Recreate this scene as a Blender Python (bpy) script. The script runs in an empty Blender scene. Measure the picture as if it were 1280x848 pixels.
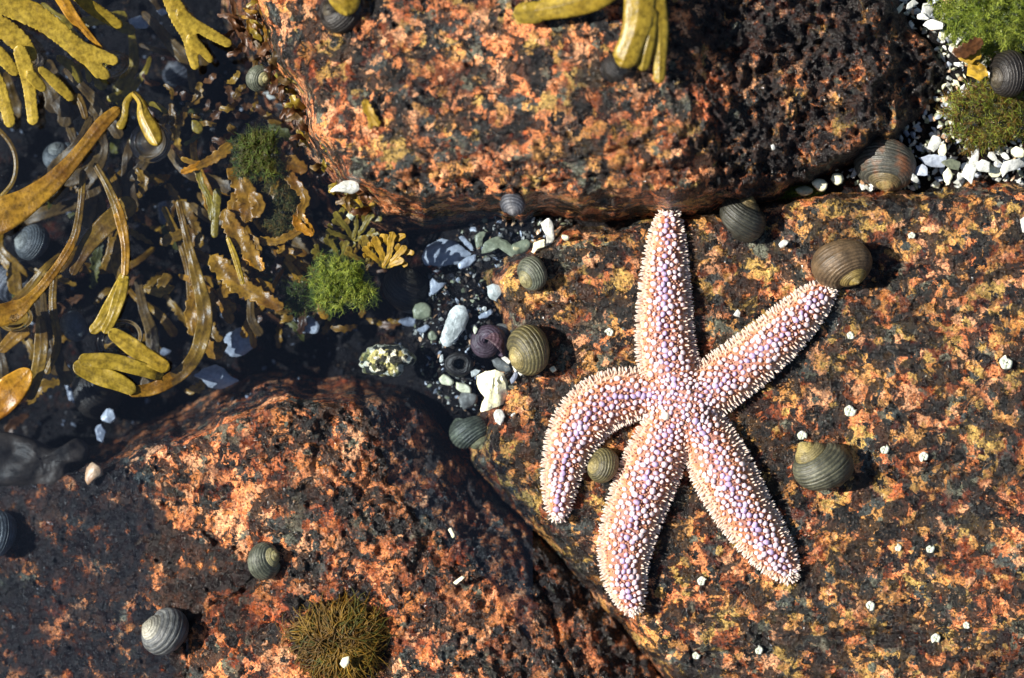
import bpy, math, random
import numpy as np
from mathutils import Vector, Matrix, noise as mnoise

S = 0.00035          # metres per photo pixel on the plane z = 0
H = 1.0              # camera height
scene = bpy.context.scene
COL = scene.collection
rng = np.random.default_rng(7)
random.seed(7)

# ------------------------------------------------------------------ helpers
def W(px, py, z=0.0):
    k = S * (1 - z / H)
    return ((px - 640) * k, (424 - py) * k, z)

def P(x, y, z):
    k = S * (1 - z / H)
    return (x / k + 640, 424 - y / k)

def tag(o, label=None, cat=None, group=None, kind=None):
    if label: o['label'] = label
    if cat: o['category'] = cat
    if group: o['group'] = group
    if kind: o['kind'] = kind
    return o

def empty(name, loc, label, cat, group=None):
    o = bpy.data.objects.new(name, None)
    COL.objects.link(o)
    o.location = loc
    o.empty_display_size = 0.01
    return tag(o, label, cat, group)

def link(name, verts, faces, mats, parent=None, smooth=True, loc=None, fmat=None):
    me = bpy.data.meshes.new(name)
    v = np.asarray(verts, dtype=float)
    if loc is None:
        loc = parent.location if parent is not None else (0, 0, 0)
    v = v - np.array(loc)[None, :]
    if isinstance(faces, np.ndarray):
        n = len(faces)
        me.vertices.add(len(v)); me.vertices.foreach_set('co', v.ravel())
        k = faces.shape[1]
        me.loops.add(n * k); me.loops.foreach_set('vertex_index', faces.ravel().astype(np.int32))
        me.polygons.add(n)
        me.polygons.foreach_set('loop_start', np.arange(0, n * k, k, dtype=np.int32))
        me.polygons.foreach_set('loop_total', np.full(n, k, dtype=np.int32))
        me.update(calc_edges=True)
        me.validate()
    else:
        me.from_pydata([tuple(a) for a in v], [], faces)
    if not isinstance(mats, (list, tuple)): mats = [mats]
    for m in mats: me.materials.append(m)
    if fmat is not None:
        me.polygons.foreach_set('material_index', np.asarray(fmat, dtype=np.int32))
    if smooth:
        me.polygons.foreach_set('use_smooth', np.ones(len(me.polygons), dtype=bool))
    o = bpy.data.objects.new(name, me)
    COL.objects.link(o)
    if parent is not None:
        o.parent = parent
    else:
        o.location = loc
    return o

_lat = {}
def vnoise(u, v, seed):
    if seed not in _lat:
        _lat[seed] = np.random.default_rng(seed).random((256, 256))
    L = _lat[seed]
    iu = np.floor(u).astype(int); iv = np.floor(v).astype(int)
    fu = u - iu; fv = v - iv
    fu = fu * fu * fu * (fu * (fu * 6 - 15) + 10); fv = fv * fv * fv * (fv * (fv * 6 - 15) + 10)
    a = L[iu % 256, iv % 256]; b = L[(iu + 1) % 256, iv % 256]
    c = L[iu % 256, (iv + 1) % 256]; d = L[(iu + 1) % 256, (iv + 1) % 256]
    return (a * (1 - fu) + b * fu) * (1 - fv) + (c * (1 - fu) + d * fu) * fv

def fbm(u, v, scale, octv=4, seed=1, gain=0.5):
    """value noise about -1..1, feature size `scale` pixels"""
    u = np.asarray(u, float) / scale; v = np.asarray(v, float) / scale
    s = np.zeros_like(u); a = 1.0; tot = 0
    for o in range(octv):
        s = s + a * (vnoise(u * 2 ** o + 17.3 * o, v * 2 ** o + 5.1 * o, seed + o) * 2 - 1)
        tot += a; a *= gain
    return s / tot * 1.6

def sdist(u, v, poly):
    """signed distance to polygon, positive inside"""
    u = np.asarray(u, float); v = np.asarray(v, float)
    d = np.full(u.shape, 1e9); inside = np.zeros(u.shape, bool)
    n = len(poly)
    for i in range(n):
        x0, y0 = poly[i]; x1, y1 = poly[(i + 1) % n]
        dx, dy = x1 - x0, y1 - y0
        t = np.clip(((u - x0) * dx + (v - y0) * dy) / (dx * dx + dy * dy), 0, 1)
        d = np.minimum(d, np.hypot(u - x0 - t * dx, v - y0 - t * dy))
        if y0 != y1:
            c = ((y0 > v) != (y1 > v)) & (u < (x1 - x0) * (v - y0) / (y1 - y0) + x0)
            inside ^= c
    return np.where(inside, d, -d)

def pdist(u, v, line):
    u = np.asarray(u, float); v = np.asarray(v, float)
    d = np.full(u.shape, 1e9)
    for (x0, y0), (x1, y1) in zip(line[:-1], line[1:]):
        dx, dy = x1 - x0, y1 - y0
        t = np.clip(((u - x0) * dx + (v - y0) * dy) / (dx * dx + dy * dy), 0, 1)
        d = np.minimum(d, np.hypot(u - x0 - t * dx, v - y0 - t * dy))
    return d

def sstep(a, b, x):
    t = np.clip((x - a) / (b - a), 0, 1)
    return t * t * (3 - 2 * t)

# ------------------------------------------------------------------ node helpers
class NT:
    def __init__(self, name):
        self.m = bpy.data.materials.new(name); self.m.use_nodes = True
        self.t = self.m.node_tree; self.t.nodes.clear()
        self.out = self.n('ShaderNodeOutputMaterial')
    def n(self, typ, **kw):
        nd = self.t.nodes.new(typ)
        for k, v in kw.items(): setattr(nd, k, v)
        return nd
    def L(self, a, b): self.t.links.new(a, b)
    def setin(self, nd, name, val):
        s = nd.inputs[name]
        if hasattr(val, 'is_linked') or hasattr(val, 'links'): self.L(val, s)
        else: s.default_value = val
    def coord(self, kind='Object'): return self.n('ShaderNodeTexCoord').outputs[kind]
    def noise(self, vec, scale, detail=3, rough=0.55, out='Fac', dist=0):
        nd = self.n('ShaderNodeTexNoise'); self.L(vec, nd.inputs['Vector'])
        nd.inputs['Scale'].default_value = scale; nd.inputs['Detail'].default_value = detail
        nd.inputs['Roughness'].default_value = rough; nd.inputs['Distortion'].default_value = dist
        return nd.outputs[out]
    def voro(self, vec, scale, out='Color', feature='F1', rand=1.0):
        nd = self.n('ShaderNodeTexVoronoi', feature=feature); self.L(vec, nd.inputs['Vector'])
        nd.inputs['Scale'].default_value = scale; nd.inputs['Randomness'].default_value = rand
        return nd.outputs[out]
    def ramp(self, fac, stops, interp='LINEAR'):
        nd = self.n('ShaderNodeValToRGB'); cr = nd.color_ramp; cr.interpolation = interp
        while len(cr.elements) < len(stops): cr.elements.new(0.5)
        for e, (p, c) in zip(cr.elements, stops):
            e.position = p
            e.color = (c[0], c[1], c[2], 1) if hasattr(c, '__len__') else (c, c, c, 1)
        self.L(fac, nd.inputs['Fac']); return nd.outputs['Color']
    def mix(self, fac, a, b, mode='MIX'):
        nd = self.n('ShaderNodeMix', data_type='RGBA', blend_type=mode)
        for i, v in ((0, fac), (6, a), (7, b)):
            s = nd.inputs[i]
            if hasattr(v, 'links'): self.L(v, s)
            elif i == 0: s.default_value = v
            else: s.default_value = (v[0], v[1], v[2], 1)
        return nd.outputs[2]
    def math(self, op, a, b=None, clamp=False):
        nd = self.n('ShaderNodeMath', operation=op, use_clamp=clamp)
        for i, v in ((0, a), (1, b)):
            if v is None: continue
            if hasattr(v, 'links'): self.L(v, nd.inputs[i])
            else: nd.inputs[i].default_value = v
        return nd.outputs[0]
    def vadd(self, a, b, scale=None):
        if scale is not None:
            sc = self.n('ShaderNodeVectorMath', operation='SCALE'); self.L(b, sc.inputs[0]); sc.inputs['Scale'].default_value = scale
            b = sc.outputs[0]
        nd = self.n('ShaderNodeVectorMath', operation='ADD'); self.L(a, nd.inputs[0]); self.L(b, nd.inputs[1])
        return nd.outputs[0]
    def sub05(self, c):
        nd = self.n('ShaderNodeVectorMath', operation='SUBTRACT'); self.L(c, nd.inputs[0]); nd.inputs[1].default_value = (0.5, 0.5, 0.5)
        return nd.outputs[0]
    def attr(self, name, out='Color'):
        return self.n('ShaderNodeAttribute', attribute_name=name).outputs[out]
    def bump(self, h, strength, dist):
        nd = self.n('ShaderNodeBump'); self.L(h, nd.inputs['Height'])
        nd.inputs['Strength'].default_value = strength; nd.inputs['Distance'].default_value = dist
        return nd.outputs[0]
    def bsdf(self, color, rough=0.5, normal=None, spec=0.5, **kw):
        nd = self.n('ShaderNodeBsdfPrincipled')
        if hasattr(color, 'links'): self.L(color, nd.inputs['Base Color'])
        else: nd.inputs['Base Color'].default_value = (*color, 1)
        if hasattr(rough, 'links'): self.L(rough, nd.inputs['Roughness'])
        else: nd.inputs['Roughness'].default_value = rough
        nd.inputs['Specular IOR Level'].default_value = spec
        if normal is not None: self.L(normal, nd.inputs['Normal'])
        for k, v in kw.items(): nd.inputs[k.replace('_', ' ')].default_value = v
        return nd.outputs[0]
    def done(self, sh):
        self.L(sh, self.out.inputs['Surface']); return self.m

# ------------------------------------------------------------------ materials
def granite(name, offset, stops, dark=0.5, grain=104.0, gain=1.0, film=0.0, spec=0.42, stain_shade=False):
    t = NT(name)
    co = t.coord()
    mp = t.n('ShaderNodeMapping'); t.L(co, mp.inputs[0]); mp.inputs['Location'].default_value = offset
    co = mp.outputs[0]
    w1 = t.sub05(t.noise(co, 260, 5, 0.65, 'Color'))
    w2 = t.sub05(t.noise(co, 900, 3, 0.6, 'Color'))
    c1 = t.vadd(t.vadd(co, w1, 0.0075), w2, 0.0022)
    big = t.voro(c1, grain, 'Color')
    sep = t.n('ShaderNodeSeparateColor'); t.L(big, sep.inputs[0])
    base = t.ramp(sep.outputs[0], stops, 'CONSTANT')
    # second generation of smaller grains breaking up the big ones
    small = t.voro(c1, grain * 2.7, 'Color')
    sp2 = t.n('ShaderNodeSeparateColor'); t.L(small, sp2.inputs[0])
    base2 = t.ramp(sp2.outputs[1], stops, 'CONSTANT')
    m2 = t.math('GREATER_THAN', sp2.outputs[0], 0.60)
    col = t.mix(m2, base, base2)
    # rust veins between grains
    edge = t.voro(c1, grain, 'Distance', 'DISTANCE_TO_EDGE')
    rn = t.noise(co, 70, 4, 0.6)
    vein = t.math('MULTIPLY', t.ramp(edge, [(0.0, 1.0), (0.16, 0.0)]), t.ramp(rn, [(0.45, 0.0), (0.6, 1.0)]))
    col = t.mix(t.math('MULTIPLY', vein, 0.85), col, (0.14, 0.022, 0.006))
    # rusty film in patches
    rust = t.ramp(t.noise(co, 38, 5, 0.65), [(0.5, 0.0), (0.66, 0.75)])
    col = t.mix(rust, col, (0.6, 0.2, 0.09), 'MULTIPLY')
    # black mica flakes, clustered
    bn = t.noise(co, 95, 6, 0.68, 'Fac', 0.6)
    bl = t.ramp(bn, [(0.518 - 0.10 * (dark - 0.5), 0.0), (0.536 - 0.10 * (dark - 0.5), 1.0)])
    col = t.mix(t.math('MULTIPLY', bl, 0.93), col, (0.006, 0.006, 0.006))
    fl = t.ramp(t.noise(co, 620, 3, 0.6), [(0.575, 0.0), (0.60, 1.0)])
    col = t.mix(t.math('MULTIPLY', fl, 0.85), col, (0.02, 0.010, 0.006))
    cs_ = t.ramp(t.noise(co, 430, 4, 0.65), [(0.62, 0.0), (0.65, 0.45)])
    col = t.mix(cs_, col, (0.74, 0.42, 0.22))
    # mottling inside grains
    mot = t.ramp(t.noise(co, 1000, 4, 0.75), [(0.36, 0.25), (0.60, 1.5)])
    col = t.mix(1.0, col, mot, 'MULTIPLY')
    lo = t.ramp(t.noise(co, 30, 4, 0.6), [(0.34, 0.42), (0.62, 1.2)])
    col = t.mix(1.0, col, lo, 'MULTIPLY')
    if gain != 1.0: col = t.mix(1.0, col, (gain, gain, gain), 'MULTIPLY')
    if film > 0:   # black tidal film growing in blotches
        fm = t.ramp(t.noise(co, 45, 6, 0.7), [(0.52 - film * 0.2, 0.0), (0.60 - film * 0.2, 1.0)])
        col = t.mix(t.math('MULTIPLY', fm, 0.9), col, (0.012, 0.011, 0.012))
    if stain_shade:      # near-black blotches by mask: dark film, plus shade painted into the colour
        at = t.attr('stain_shade', 'Fac')
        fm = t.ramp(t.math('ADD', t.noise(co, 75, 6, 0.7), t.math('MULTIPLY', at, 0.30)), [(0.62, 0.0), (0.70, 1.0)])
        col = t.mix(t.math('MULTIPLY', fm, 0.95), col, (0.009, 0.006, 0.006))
    hgt = t.math('ADD', t.math('MULTIPLY', sep.outputs[1], 0.7), t.math('MULTIPLY', t.noise(co, 520, 5, 0.7), 1.1))
    hgt = t.math('SUBTRACT', hgt, t.math('MULTIPLY', bl, 0.6))
    nrm = t.bump(hgt, 0.9, 0.0022)
    ro = t.ramp(t.noise(co, 300, 4, 0.65), [(0.40, 0.10), (0.60, 0.5)])
    return t.done(t.bsdf(col, ro, nrm, spec))

BLK = (0.007, 0.007, 0.008); GRY = (0.052, 0.060, 0.055); GRN = (0.12, 0.125, 0.09)
SAL = (0.68, 0.245, 0.090); TAN = (0.58, 0.285, 0.085); RUS = (0.23, 0.062, 0.020); PNK = (0.72, 0.35, 0.17); YEL = (0.46, 0.29, 0.08)
M_A = granite('granite_salmon', (0, 0, 0), [(0, BLK), (.15, GRY), (.24, GRN), (.30, SAL), (.56, TAN), (.68, RUS), (.77, PNK), (.94, YEL)], 0.5, stain_shade=True)
M_B = granite('granite_ochre', (3, 1, 2), [(0, BLK), (.16, GRY), (.28, GRN), (.36, TAN), (.56, SAL), (.68, YEL), (.82, RUS), (.92, PNK)], 0.68, stain_shade=True)
M_C = granite('granite_rust', (7, 5, 4), [(0, BLK), (.13, GRY), (.22, GRN), (.28, SAL), (.52, RUS), (.66, (0.55, 0.20, 0.06)), (.80, PNK), (.92, SAL)], 0.5, stain_shade=True)
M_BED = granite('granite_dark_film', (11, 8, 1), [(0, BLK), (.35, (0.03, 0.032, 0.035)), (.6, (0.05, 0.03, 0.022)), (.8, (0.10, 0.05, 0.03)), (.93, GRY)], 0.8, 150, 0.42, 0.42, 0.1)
M_BOUL = granite('granite_boulder', (13, 2, 6), [(0, BLK), (.3, GRY), (.5, SAL), (.8, RUS)], 0.6)

def frond_mat(name, c1, c2, rough=0.28, trans=0.25, spots=None):
    t = NT(name); co = t.coord()
    k = t.ramp(t.noise(co, 55, 4, 0.6), [(0.32, c1), (0.68, c2)])
    rib = t.attr('rib', 'Fac')
    k = t.mix(t.math('MULTIPLY', rib, 0.45), k, tuple(x * 0.45 for x in c1))
    mot = t.ramp(t.noise(co, 420, 4, 0.65), [(0.34, 0.5), (0.6, 1.15)])
    k = t.mix(1.0, k, mot, 'MULTIPLY')
    sp_ = t.ramp(t.noise(co, 900, 2, 0.5), [(0.66, 0.0), (0.72, 0.28)])
    k = t.mix(sp_, k, tuple(x * .3 for x in c1))
    n = t.bump(t.noise(co, 900, 3, 0.5), 0.25, 0.0008)
    b = t.bsdf(k, rough + .08, n, 0.4)
    tr = t.n('ShaderNodeBsdfTranslucent'); t.L(k, tr.inputs[0])
    mx = t.n('ShaderNodeMixShader'); mx.inputs[0].default_value = trans
    t.L(b, mx.inputs[1]); t.L(tr.outputs[0], mx.inputs[2])
    return t.done(mx.outputs[0])

M_OLIVE = frond_mat('wrack_olive', (0.25, 0.16, 0.012), (0.42, 0.30, 0.040))
M_BROWN = frond_mat('wrack_brown', (0.13, 0.055, 0.006), (0.36, 0.20, 0.020), 0.28, 0.3)
M_GOLD = frond_mat('wrack_golden', (0.24, 0.09, 0.008), (0.52, 0.27, 0.025), 0.25, 0.35)
M_DEEP = frond_mat('wrack_deep_brown', (0.045, 0.024, 0.008), (0.15, 0.085, 0.018), 0.4, 0.2)
M_TIPOL = frond_mat('wrack_soft_olive', (0.20, 0.135, 0.012), (0.38, 0.27, 0.03), 0.28, 0.3)
M_REDALG = frond_mat('alga_red_brown', (0.05, 0.020, 0.008), (0.16, 0.065, 0.02), 0.3, 0.3)
M_FAN = frond_mat('alga_yellow', (0.30, 0.17, 0.012), (0.50, 0.32, 0.03), 0.4, 0.3)
M_GREEN = frond_mat('alga_green', (0.07, 0.13, 0.012), (0.17, 0.24, 0.03), 0.35, 0.35)
M_GREENY = frond_mat('alga_lime', (0.20, 0.27, 0.02), (0.40, 0.44, 0.07), 0.35, 0.35)
M_GREENK = frond_mat('alga_olive_dark', (0.05, 0.055, 0.012), (0.14, 0.13, 0.02), 0.4, 0.3)
M_TUFT = frond_mat('alga_tuft_brown', (0.10, 0.05, 0.010), (0.30, 0.18, 0.025), 0.4, 0.3)

def shell_mat(name, base, stripe, apex, nstr=28, apex_at=0.80, rust=None):
    t = NT(name)
    uv = t.coord('UV'); sx = t.n('ShaderNodeSeparateXYZ'); t.L(uv, sx.inputs[0])
    co = t.coord()
    nz = t.noise(co, 500, 4, 0.6)
    ph = t.math('ADD', t.math('MULTIPLY', sx.outputs[1], nstr * 6.283), t.math('MULTIPLY', nz, 3.0))
    st = t.ramp(t.math('MULTIPLY', t.math('ADD', t.math('SINE', ph), 1.0), 0.5), [(0.35, 0.0), (0.8, 1.0)])
    col = t.mix(t.math('MULTIPLY', st, 0.6), base, stripe)
    # growth lines across the whorl
    gl = t.math('SINE', t.math('ADD', t.math('MULTIPLY', sx.outputs[0], 420.0), t.math('MULTIPLY', nz, 5.0)))
    col = t.mix(t.math('MULTIPLY', t.math('ADD', gl, 1.0), 0.13), col, tuple(c * 0.35 for c in base))
    ap = t.ramp(sx.outputs[0], [(apex_at - 0.16, 1.0), (apex_at + 0.05, 0.0)])
    col = t.mix(ap, col, t.mix(t.math('MULTIPLY', st, 0.55), apex, tuple(c * 0.4 for c in apex)))
    if rust is not None:
        rm = t.ramp(t.noise(co, 75, 3, 0.6), [(0.46, 0.0), (0.58, 0.85)])
        col = t.mix(rm, col, rust)
    mot = t.ramp(t.noise(co, 1400, 4, 0.7), [(0.3, 0.5), (0.7, 1.3)])
    col = t.mix(1.0, col, mot, 'MULTIPLY')
    col = t.mix(1.0, col, t.ramp(t.noise(co, 130, 4, .65), [(.36, .38), (.64, 1.08)]), 'MULTIPLY')
    pt = t.ramp(t.noise(co, 240, 4, 0.7), [(0.62, 0.0), (0.68, 0.7)])
    col = t.mix(pt, col, tuple(c * 0.3 for c in stripe))
    n = t.bump(t.math('ADD', t.math('MULTIPLY', st, -0.6), t.noise(co, 900, 4, 0.6)), 0.6, 0.0006)
    return t.done(t.bsdf(col, 0.42, n, 0.4))

def simple(name, c1, c2, sc=200, rough=0.4, bump=0.3, spec=0.5, sss=0.0):
    t = NT(name); co = t.coord()
    col = t.ramp(t.noise(co, sc, 4, 0.65), [(0.32, c1), (0.68, c2)])
    sp = t.ramp(t.noise(co, sc * 5, 3, 0.6), [(0.3, 0.7), (0.6, 1.08)])
    col = t.mix(1.0, col, sp, 'MULTIPLY')
    n = t.bump(t.noise(co, sc * 4, 4, 0.6), bump, 0.0008)
    return t.done(t.bsdf(col, rough, n, spec))

M_WHITE = simple('shell_white', (0.30, 0.31, 0.28), (0.78, 0.78, 0.72), 190, 0.35)
M_BLUE = simple('shell_blue_grey', (0.20, 0.23, 0.29), (0.42, 0.46, 0.52), 130, 0.35)  # blue of sky-lit shade, put into the shell colour
M_DIMB = simple('shell_slate', (0.10, 0.12, 0.17), (0.24, 0.27, 0.33), 130, 0.35)  # dimmer blue: pool shade put into the shell colour
M_CREAM = simple('shell_cream', (0.62, 0.60, 0.36), (0.82, 0.80, 0.62), 160, 0.4)
M_GRNSH = simple('shell_greenish', (0.14, 0.16, 0.10), (0.32, 0.33, 0.22), 150, 0.4)
M_PEB = simple('pebble_grey', (0.10, 0.10, 0.095), (0.22, 0.22, 0.20), 220, 0.4)
M_PEBO = simple('pebble_orange', (0.42, 0.20, 0.09), (0.66, 0.47, 0.30), 120, 0.4)
M_STONE = simple('stone_brown_grey', (0.010, 0.009, 0.009), (0.055, 0.042, 0.034), 60, 0.55, 0.6, 0.2)
M_BLACK = simple('shell_black', (0.008, 0.009, 0.012), (0.030, 0.032, 0.040), 220, 0.25)
M_TUBE = simple('tube_white', (0.34, 0.40, 0.28), (0.78, 0.78, 0.66), 420, 0.45, 0.6)

# ------------------------------------------------------------------ terrain
POLY_A = [(290, -420), (322, 0), (345, 62), (388, 118), (408, 178), (442, 226), (486, 250), (560, 252), (640, 250), (760, 250), (850, 250),
          (930, 248), (1010, 228), (1085, 186), (1150, 148), (1192, 112), (1190, 72), (1130, 18), (1105, -30), (1085, -420)]
POLY_B = [(1750, 205), (1280, 232), (1100, 246), (1000, 247), (900, 268), (800, 284), (700, 296), (640, 322), (618, 352), (640, 395),
          (642, 440), (622, 490), (612, 540), (606, 580), (645, 628), (705, 692), (785, 782), (850, 862), (980, 1250), (1750, 1250)]
POLY_C = [(-450, 575), (60, 585), (140, 574), (172, 557), (238, 532), (330, 500), (450, 488), (520, 484), (562, 540), (612, 598), (715, 690),
          (795, 780), (856, 862), (975, 1250), (-450, 1250)]
VCRACK = [(535, 500), (565, 560), (600, 598), (695, 692), (775, 782), (840, 862), (960, 1250)]
CR_A = [[(405, 206), (480, 214), (560, 217), (640, 213), (700, 205), (770, 190), (830, 170)], [(480, 236), (600, 238), (700, 228), (800, 215), (860, 205)],
        [(860, 110), (900, 150), (905, 240)], [(880, 60), (960, 70), (1060, 50)]]
CR_B = [[(560, 384), (640, 383), (720, 378), (800, 373), (870, 365), (980, 355), (1100, 350), (1280, 340), (1500, 330)],
        [(640, 580), (680, 625), (720, 690), (780, 745), (850, 800), (880, 848), (930, 950)],
        [(870, 790), (960, 800), (1060, 792), (1150, 795), (1290, 780), (1500, 770)]]
CR_C = [[(160, 590), (215, 640), (300, 690), (345, 712), (300, 742), (240, 772), (230, 870)], [(545, 560), (600, 640), (680, 740), (720, 860)],
        [(600, 560), (640, 660), (690, 760)]]

def edge_drop(sd, rnd, slope):
    """0 deep inside; rounds over within rnd px and then falls at `slope` (metres per px)"""
    q = np.clip(sd, None, rnd)
    rounded = -(rnd - q) ** 2 / (2 * rnd) * slope
    return np.where(sd > 0, rounded, -(rnd / 2) * slope + sd * slope)

def cracks(u, v, lines, w, d, seed):
    z = np.zeros_like(u)
    j = fbm(u, v, 22, 3, seed) * 5
    j2 = fbm(u, v, 18, 3, seed + 9) * 5
    for i, l in enumerate(lines):
        r = pdist(u + j, v + j2, l)
        z = z - d * np.exp(-(r / w) ** 2) * (0.55 + 0.45 * fbm(u, v, 60, 2, seed + 3 + i))
    return z

def relief(u, v, seed, amp=1.0):
    r = fbm(u, v, 46, 5, seed, 0.55) * 0.0018
    r = r + fbm(u, v, 9, 3, seed + 20, 0.6) * 0.0010
    ridge = 1 - np.abs(fbm(u, v, 24, 3, seed + 31))
    r = r + (ridge - 0.6) * 0.0007
    return r * amp

def zA(u, v):
    sd = sdist(u + fbm(u, v, 40, 3, 50) * 7, v + fbm(u, v, 40, 3, 60) * 6, POLY_A)
    z = 0.045 - 0.008 * sstep(825, 900, u + fbm(u, v, 60, 3, 75) * 25) - np.clip(u - 860, 0, None) * 0.00014 * (1 + 0.2 * fbm(u, v, 90, 2, 71)) - np.clip(520 - u, 0, None) ** 2 * 5.0e-7 - np.clip(640 - u, 0, None) * 1.5e-5
    z = z - np.clip(v - 150, 0, None) ** 2 * 1.2e-6
    amp = 1 + 1.3 * sstep(800, 960, u) + 0.5 * sstep(180, 240, v)
    z = z + relief(u, v, 100, amp) + cracks(u, v, CR_A, 2.6, 0.0028, 140)
    # bedding steps along the front of the slab
    stp = fbm(u * 0.22, v + 0.12 * u, 13, 2, 160) * 0.0022 * sstep(150, 215, v)
    z = z + stp
    return z + edge_drop(sd, 12, 0.0014)

def zB(u, v):
    sd = sdist(u + fbm(u, v, 36, 3, 250) * 6, v + fbm(u, v, 36, 3, 260) * 5, POLY_B)
    z = 0.001 + fbm(u, v, 260, 2, 270) * 0.003
    z = z + relief(u, v, 200) + cracks(u, v, CR_B, 2.2, 0.0026, 240)
    low = np.clip((v - 745 + 0.03 * (u - 900)) / 60, 0, 1)
    z = z + low * fbm(u * 0.2, v, 20, 3, 280) * 0.003
    dv = pdist(u, v, VCRACK)
    z = z - 0.014 * np.clip(1 - dv / 90, 0, 1) ** 2
    return z + edge_drop(sd, 18, 0.0009)

def zC(u, v):
    sd = sdist(u + fbm(u, v, 40, 3, 350) * 8, v + fbm(u, v, 40, 3, 360) * 6, POLY_C)
    z = 0.012 - np.clip(360 - u, 0, None) * 0.00009 - np.clip(v - 620, 0, None) * 0.000010
    dv = pdist(u, v, VCRACK)
    z = z - 0.037 * np.clip(1 - dv / 215, 0, 1) ** 1.7
    z = z + relief(u, v, 300, 1.15) + cracks(u, v, CR_C, 4.0, 0.0032, 340)
    z = z + fbm(u * 0.5 + v * 0.5, v * 0.25 - u * 0.25, 14, 3, 380) * 0.0016 * np.clip(1 - dv / 190, 0, 1)
    return z + edge_drop(sd, 24, 0.0015)

def zbed(u, v):
    z = -0.060 + fbm(u, v, 90, 4, 400) * 0.010
    k = np.exp(-(((u - 580) / 85) ** 2 + ((v - 420) / 130) ** 2)) * 1.15
    k = np.maximum(k, sstep(470, 640, u) * sstep(380, 330, v))
    k = np.maximum(k, sstep(760, 860, u))
    k = np.clip(k, 0, 1)
    z = z * (1 - k) + k * (-0.013 + fbm(u, v, 26, 4, 420) * 0.0022)
    return z

def ground(px, py):
    u = np.atleast_1d(np.asarray(px, float)); v = np.atleast_1d(np.asarray(py, float))
    return np.maximum.reduce([zA(u, v), zB(u, v), zC(u, v), zbed(u, v)])
def g1(px, py, r=0):
    if r == 0: return float(ground(px, py)[0])
    a = np.linspace(0, 6.28, 9)[:-1]
    return float(np.max(ground(np.append(px + r * np.cos(a), px), np.append(py + r * np.sin(a), py))))

def grid_obj(name, x0, x1, y0, y1, step, fz, cut, mat, floor=-0.075):
    us = np.arange(x0, x1 + step, step); vs = np.arange(y0, y1 + step, step)
    U, V = np.meshgrid(us, vs)
    Z = fz(U, V)
    keep = Z > cut
    Z = np.maximum(Z, floor)
    k = S * (1 - Z / H)
    verts = np.stack([(U - 640) * k, (424 - V) * k, Z], -1).reshape(-1, 3)
    nv, nu = U.shape
    idx = np.arange(nv * nu).reshape(nv, nu)
    f = np.stack([idx[:-1, :-1], idx[1:, :-1], idx[1:, 1:], idx[:-1, 1:]], -1).reshape(-1, 4)
    kf = (keep[:-1, :-1] | keep[1:, :-1] | keep[1:, 1:] | keep[:-1, 1:]).reshape(-1)
    f = f[kf]
    used = np.unique(f); remap = np.full(len(verts), -1); remap[used] = np.arange(len(used))
    return link(name, verts[used], remap[f], mat)

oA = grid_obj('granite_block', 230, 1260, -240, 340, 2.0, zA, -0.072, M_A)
_v = np.empty(len(oA.data.vertices) * 3); oA.data.vertices.foreach_get('co', _v); _v = _v.reshape(-1, 3)
_k = S * (1 - _v[:, 2] / H); _u, _w = _v[:, 0] / _k + 640, 424 - _v[:, 1] / _k
oA.data.attributes.new('stain_shade', 'FLOAT', 'POINT').data.foreach_set('value', (0.62 * sstep(800, 930, _u + fbm(_u, _w, 80, 3, 77) * 50)).astype(np.float32))  # shade of the end turned from the sun, painted into the colour
tag(oA, 'tall salmon and black speckled granite block along the top, casting a dark overhang', 'rock')
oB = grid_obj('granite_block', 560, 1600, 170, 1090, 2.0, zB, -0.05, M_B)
_v = np.empty(len(oB.data.vertices) * 3); oB.data.vertices.foreach_get('co', _v); _v = _v.reshape(-1, 3)
_k = S * (1 - _v[:, 2] / H); _u, _w = _v[:, 0] / _k + 640, 424 - _v[:, 1] / _k
_a1 = sdist(_u + fbm(_u, _w, 40, 4, 291) * 22, _w + fbm(_u, _w, 40, 4, 296) * 22, [(590, 575), (650, 600), (735, 672), (800, 745), (920, 870), (1000, 1000), (840, 1000), (700, 720), (600, 620)])  # strip along the crack, its shade painted dark
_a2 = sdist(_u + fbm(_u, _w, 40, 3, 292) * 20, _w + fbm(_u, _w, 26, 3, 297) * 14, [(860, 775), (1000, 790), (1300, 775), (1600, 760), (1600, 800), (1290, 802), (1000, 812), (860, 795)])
oB.data.attributes.new('stain_shade', 'FLOAT', 'POINT').data.foreach_set('value', np.maximum(0.45 * sstep(-20, 16, _a1), 0.40 * sstep(-10, 10, _a2)).astype(np.float32))
tag(oB, 'broad ochre and black speckled granite slab lying under the starfish', 'rock')
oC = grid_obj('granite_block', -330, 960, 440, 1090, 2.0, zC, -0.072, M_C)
_v = np.empty(len(oC.data.vertices) * 3); oC.data.vertices.foreach_get('co', _v); _v = _v.reshape(-1, 3)
_k = S * (1 - _v[:, 2] / H); _u, _w = _v[:, 0] / _k + 640, 424 - _v[:, 1] / _k
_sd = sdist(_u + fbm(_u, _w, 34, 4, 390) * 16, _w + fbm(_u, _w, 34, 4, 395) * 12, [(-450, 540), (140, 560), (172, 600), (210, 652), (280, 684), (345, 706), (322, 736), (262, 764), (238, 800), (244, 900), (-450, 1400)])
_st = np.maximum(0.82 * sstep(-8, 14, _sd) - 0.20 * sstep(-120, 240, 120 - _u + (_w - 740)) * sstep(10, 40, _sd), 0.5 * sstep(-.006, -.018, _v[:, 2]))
_fl = sdist(_u + fbm(_u, _w, 50, 4, 391) * 30, _w + fbm(_u, _w, 50, 4, 396) * 30, [(530, 500), (600, 590), (700, 690), (860, 860), (900, 1000), (760, 1000), (690, 860), (600, 720), (545, 610)])  # flank falling to the crack: shade painted into the rock colour
_st = np.maximum(_st, 0.42 * sstep(-25, 25, _fl))
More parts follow.
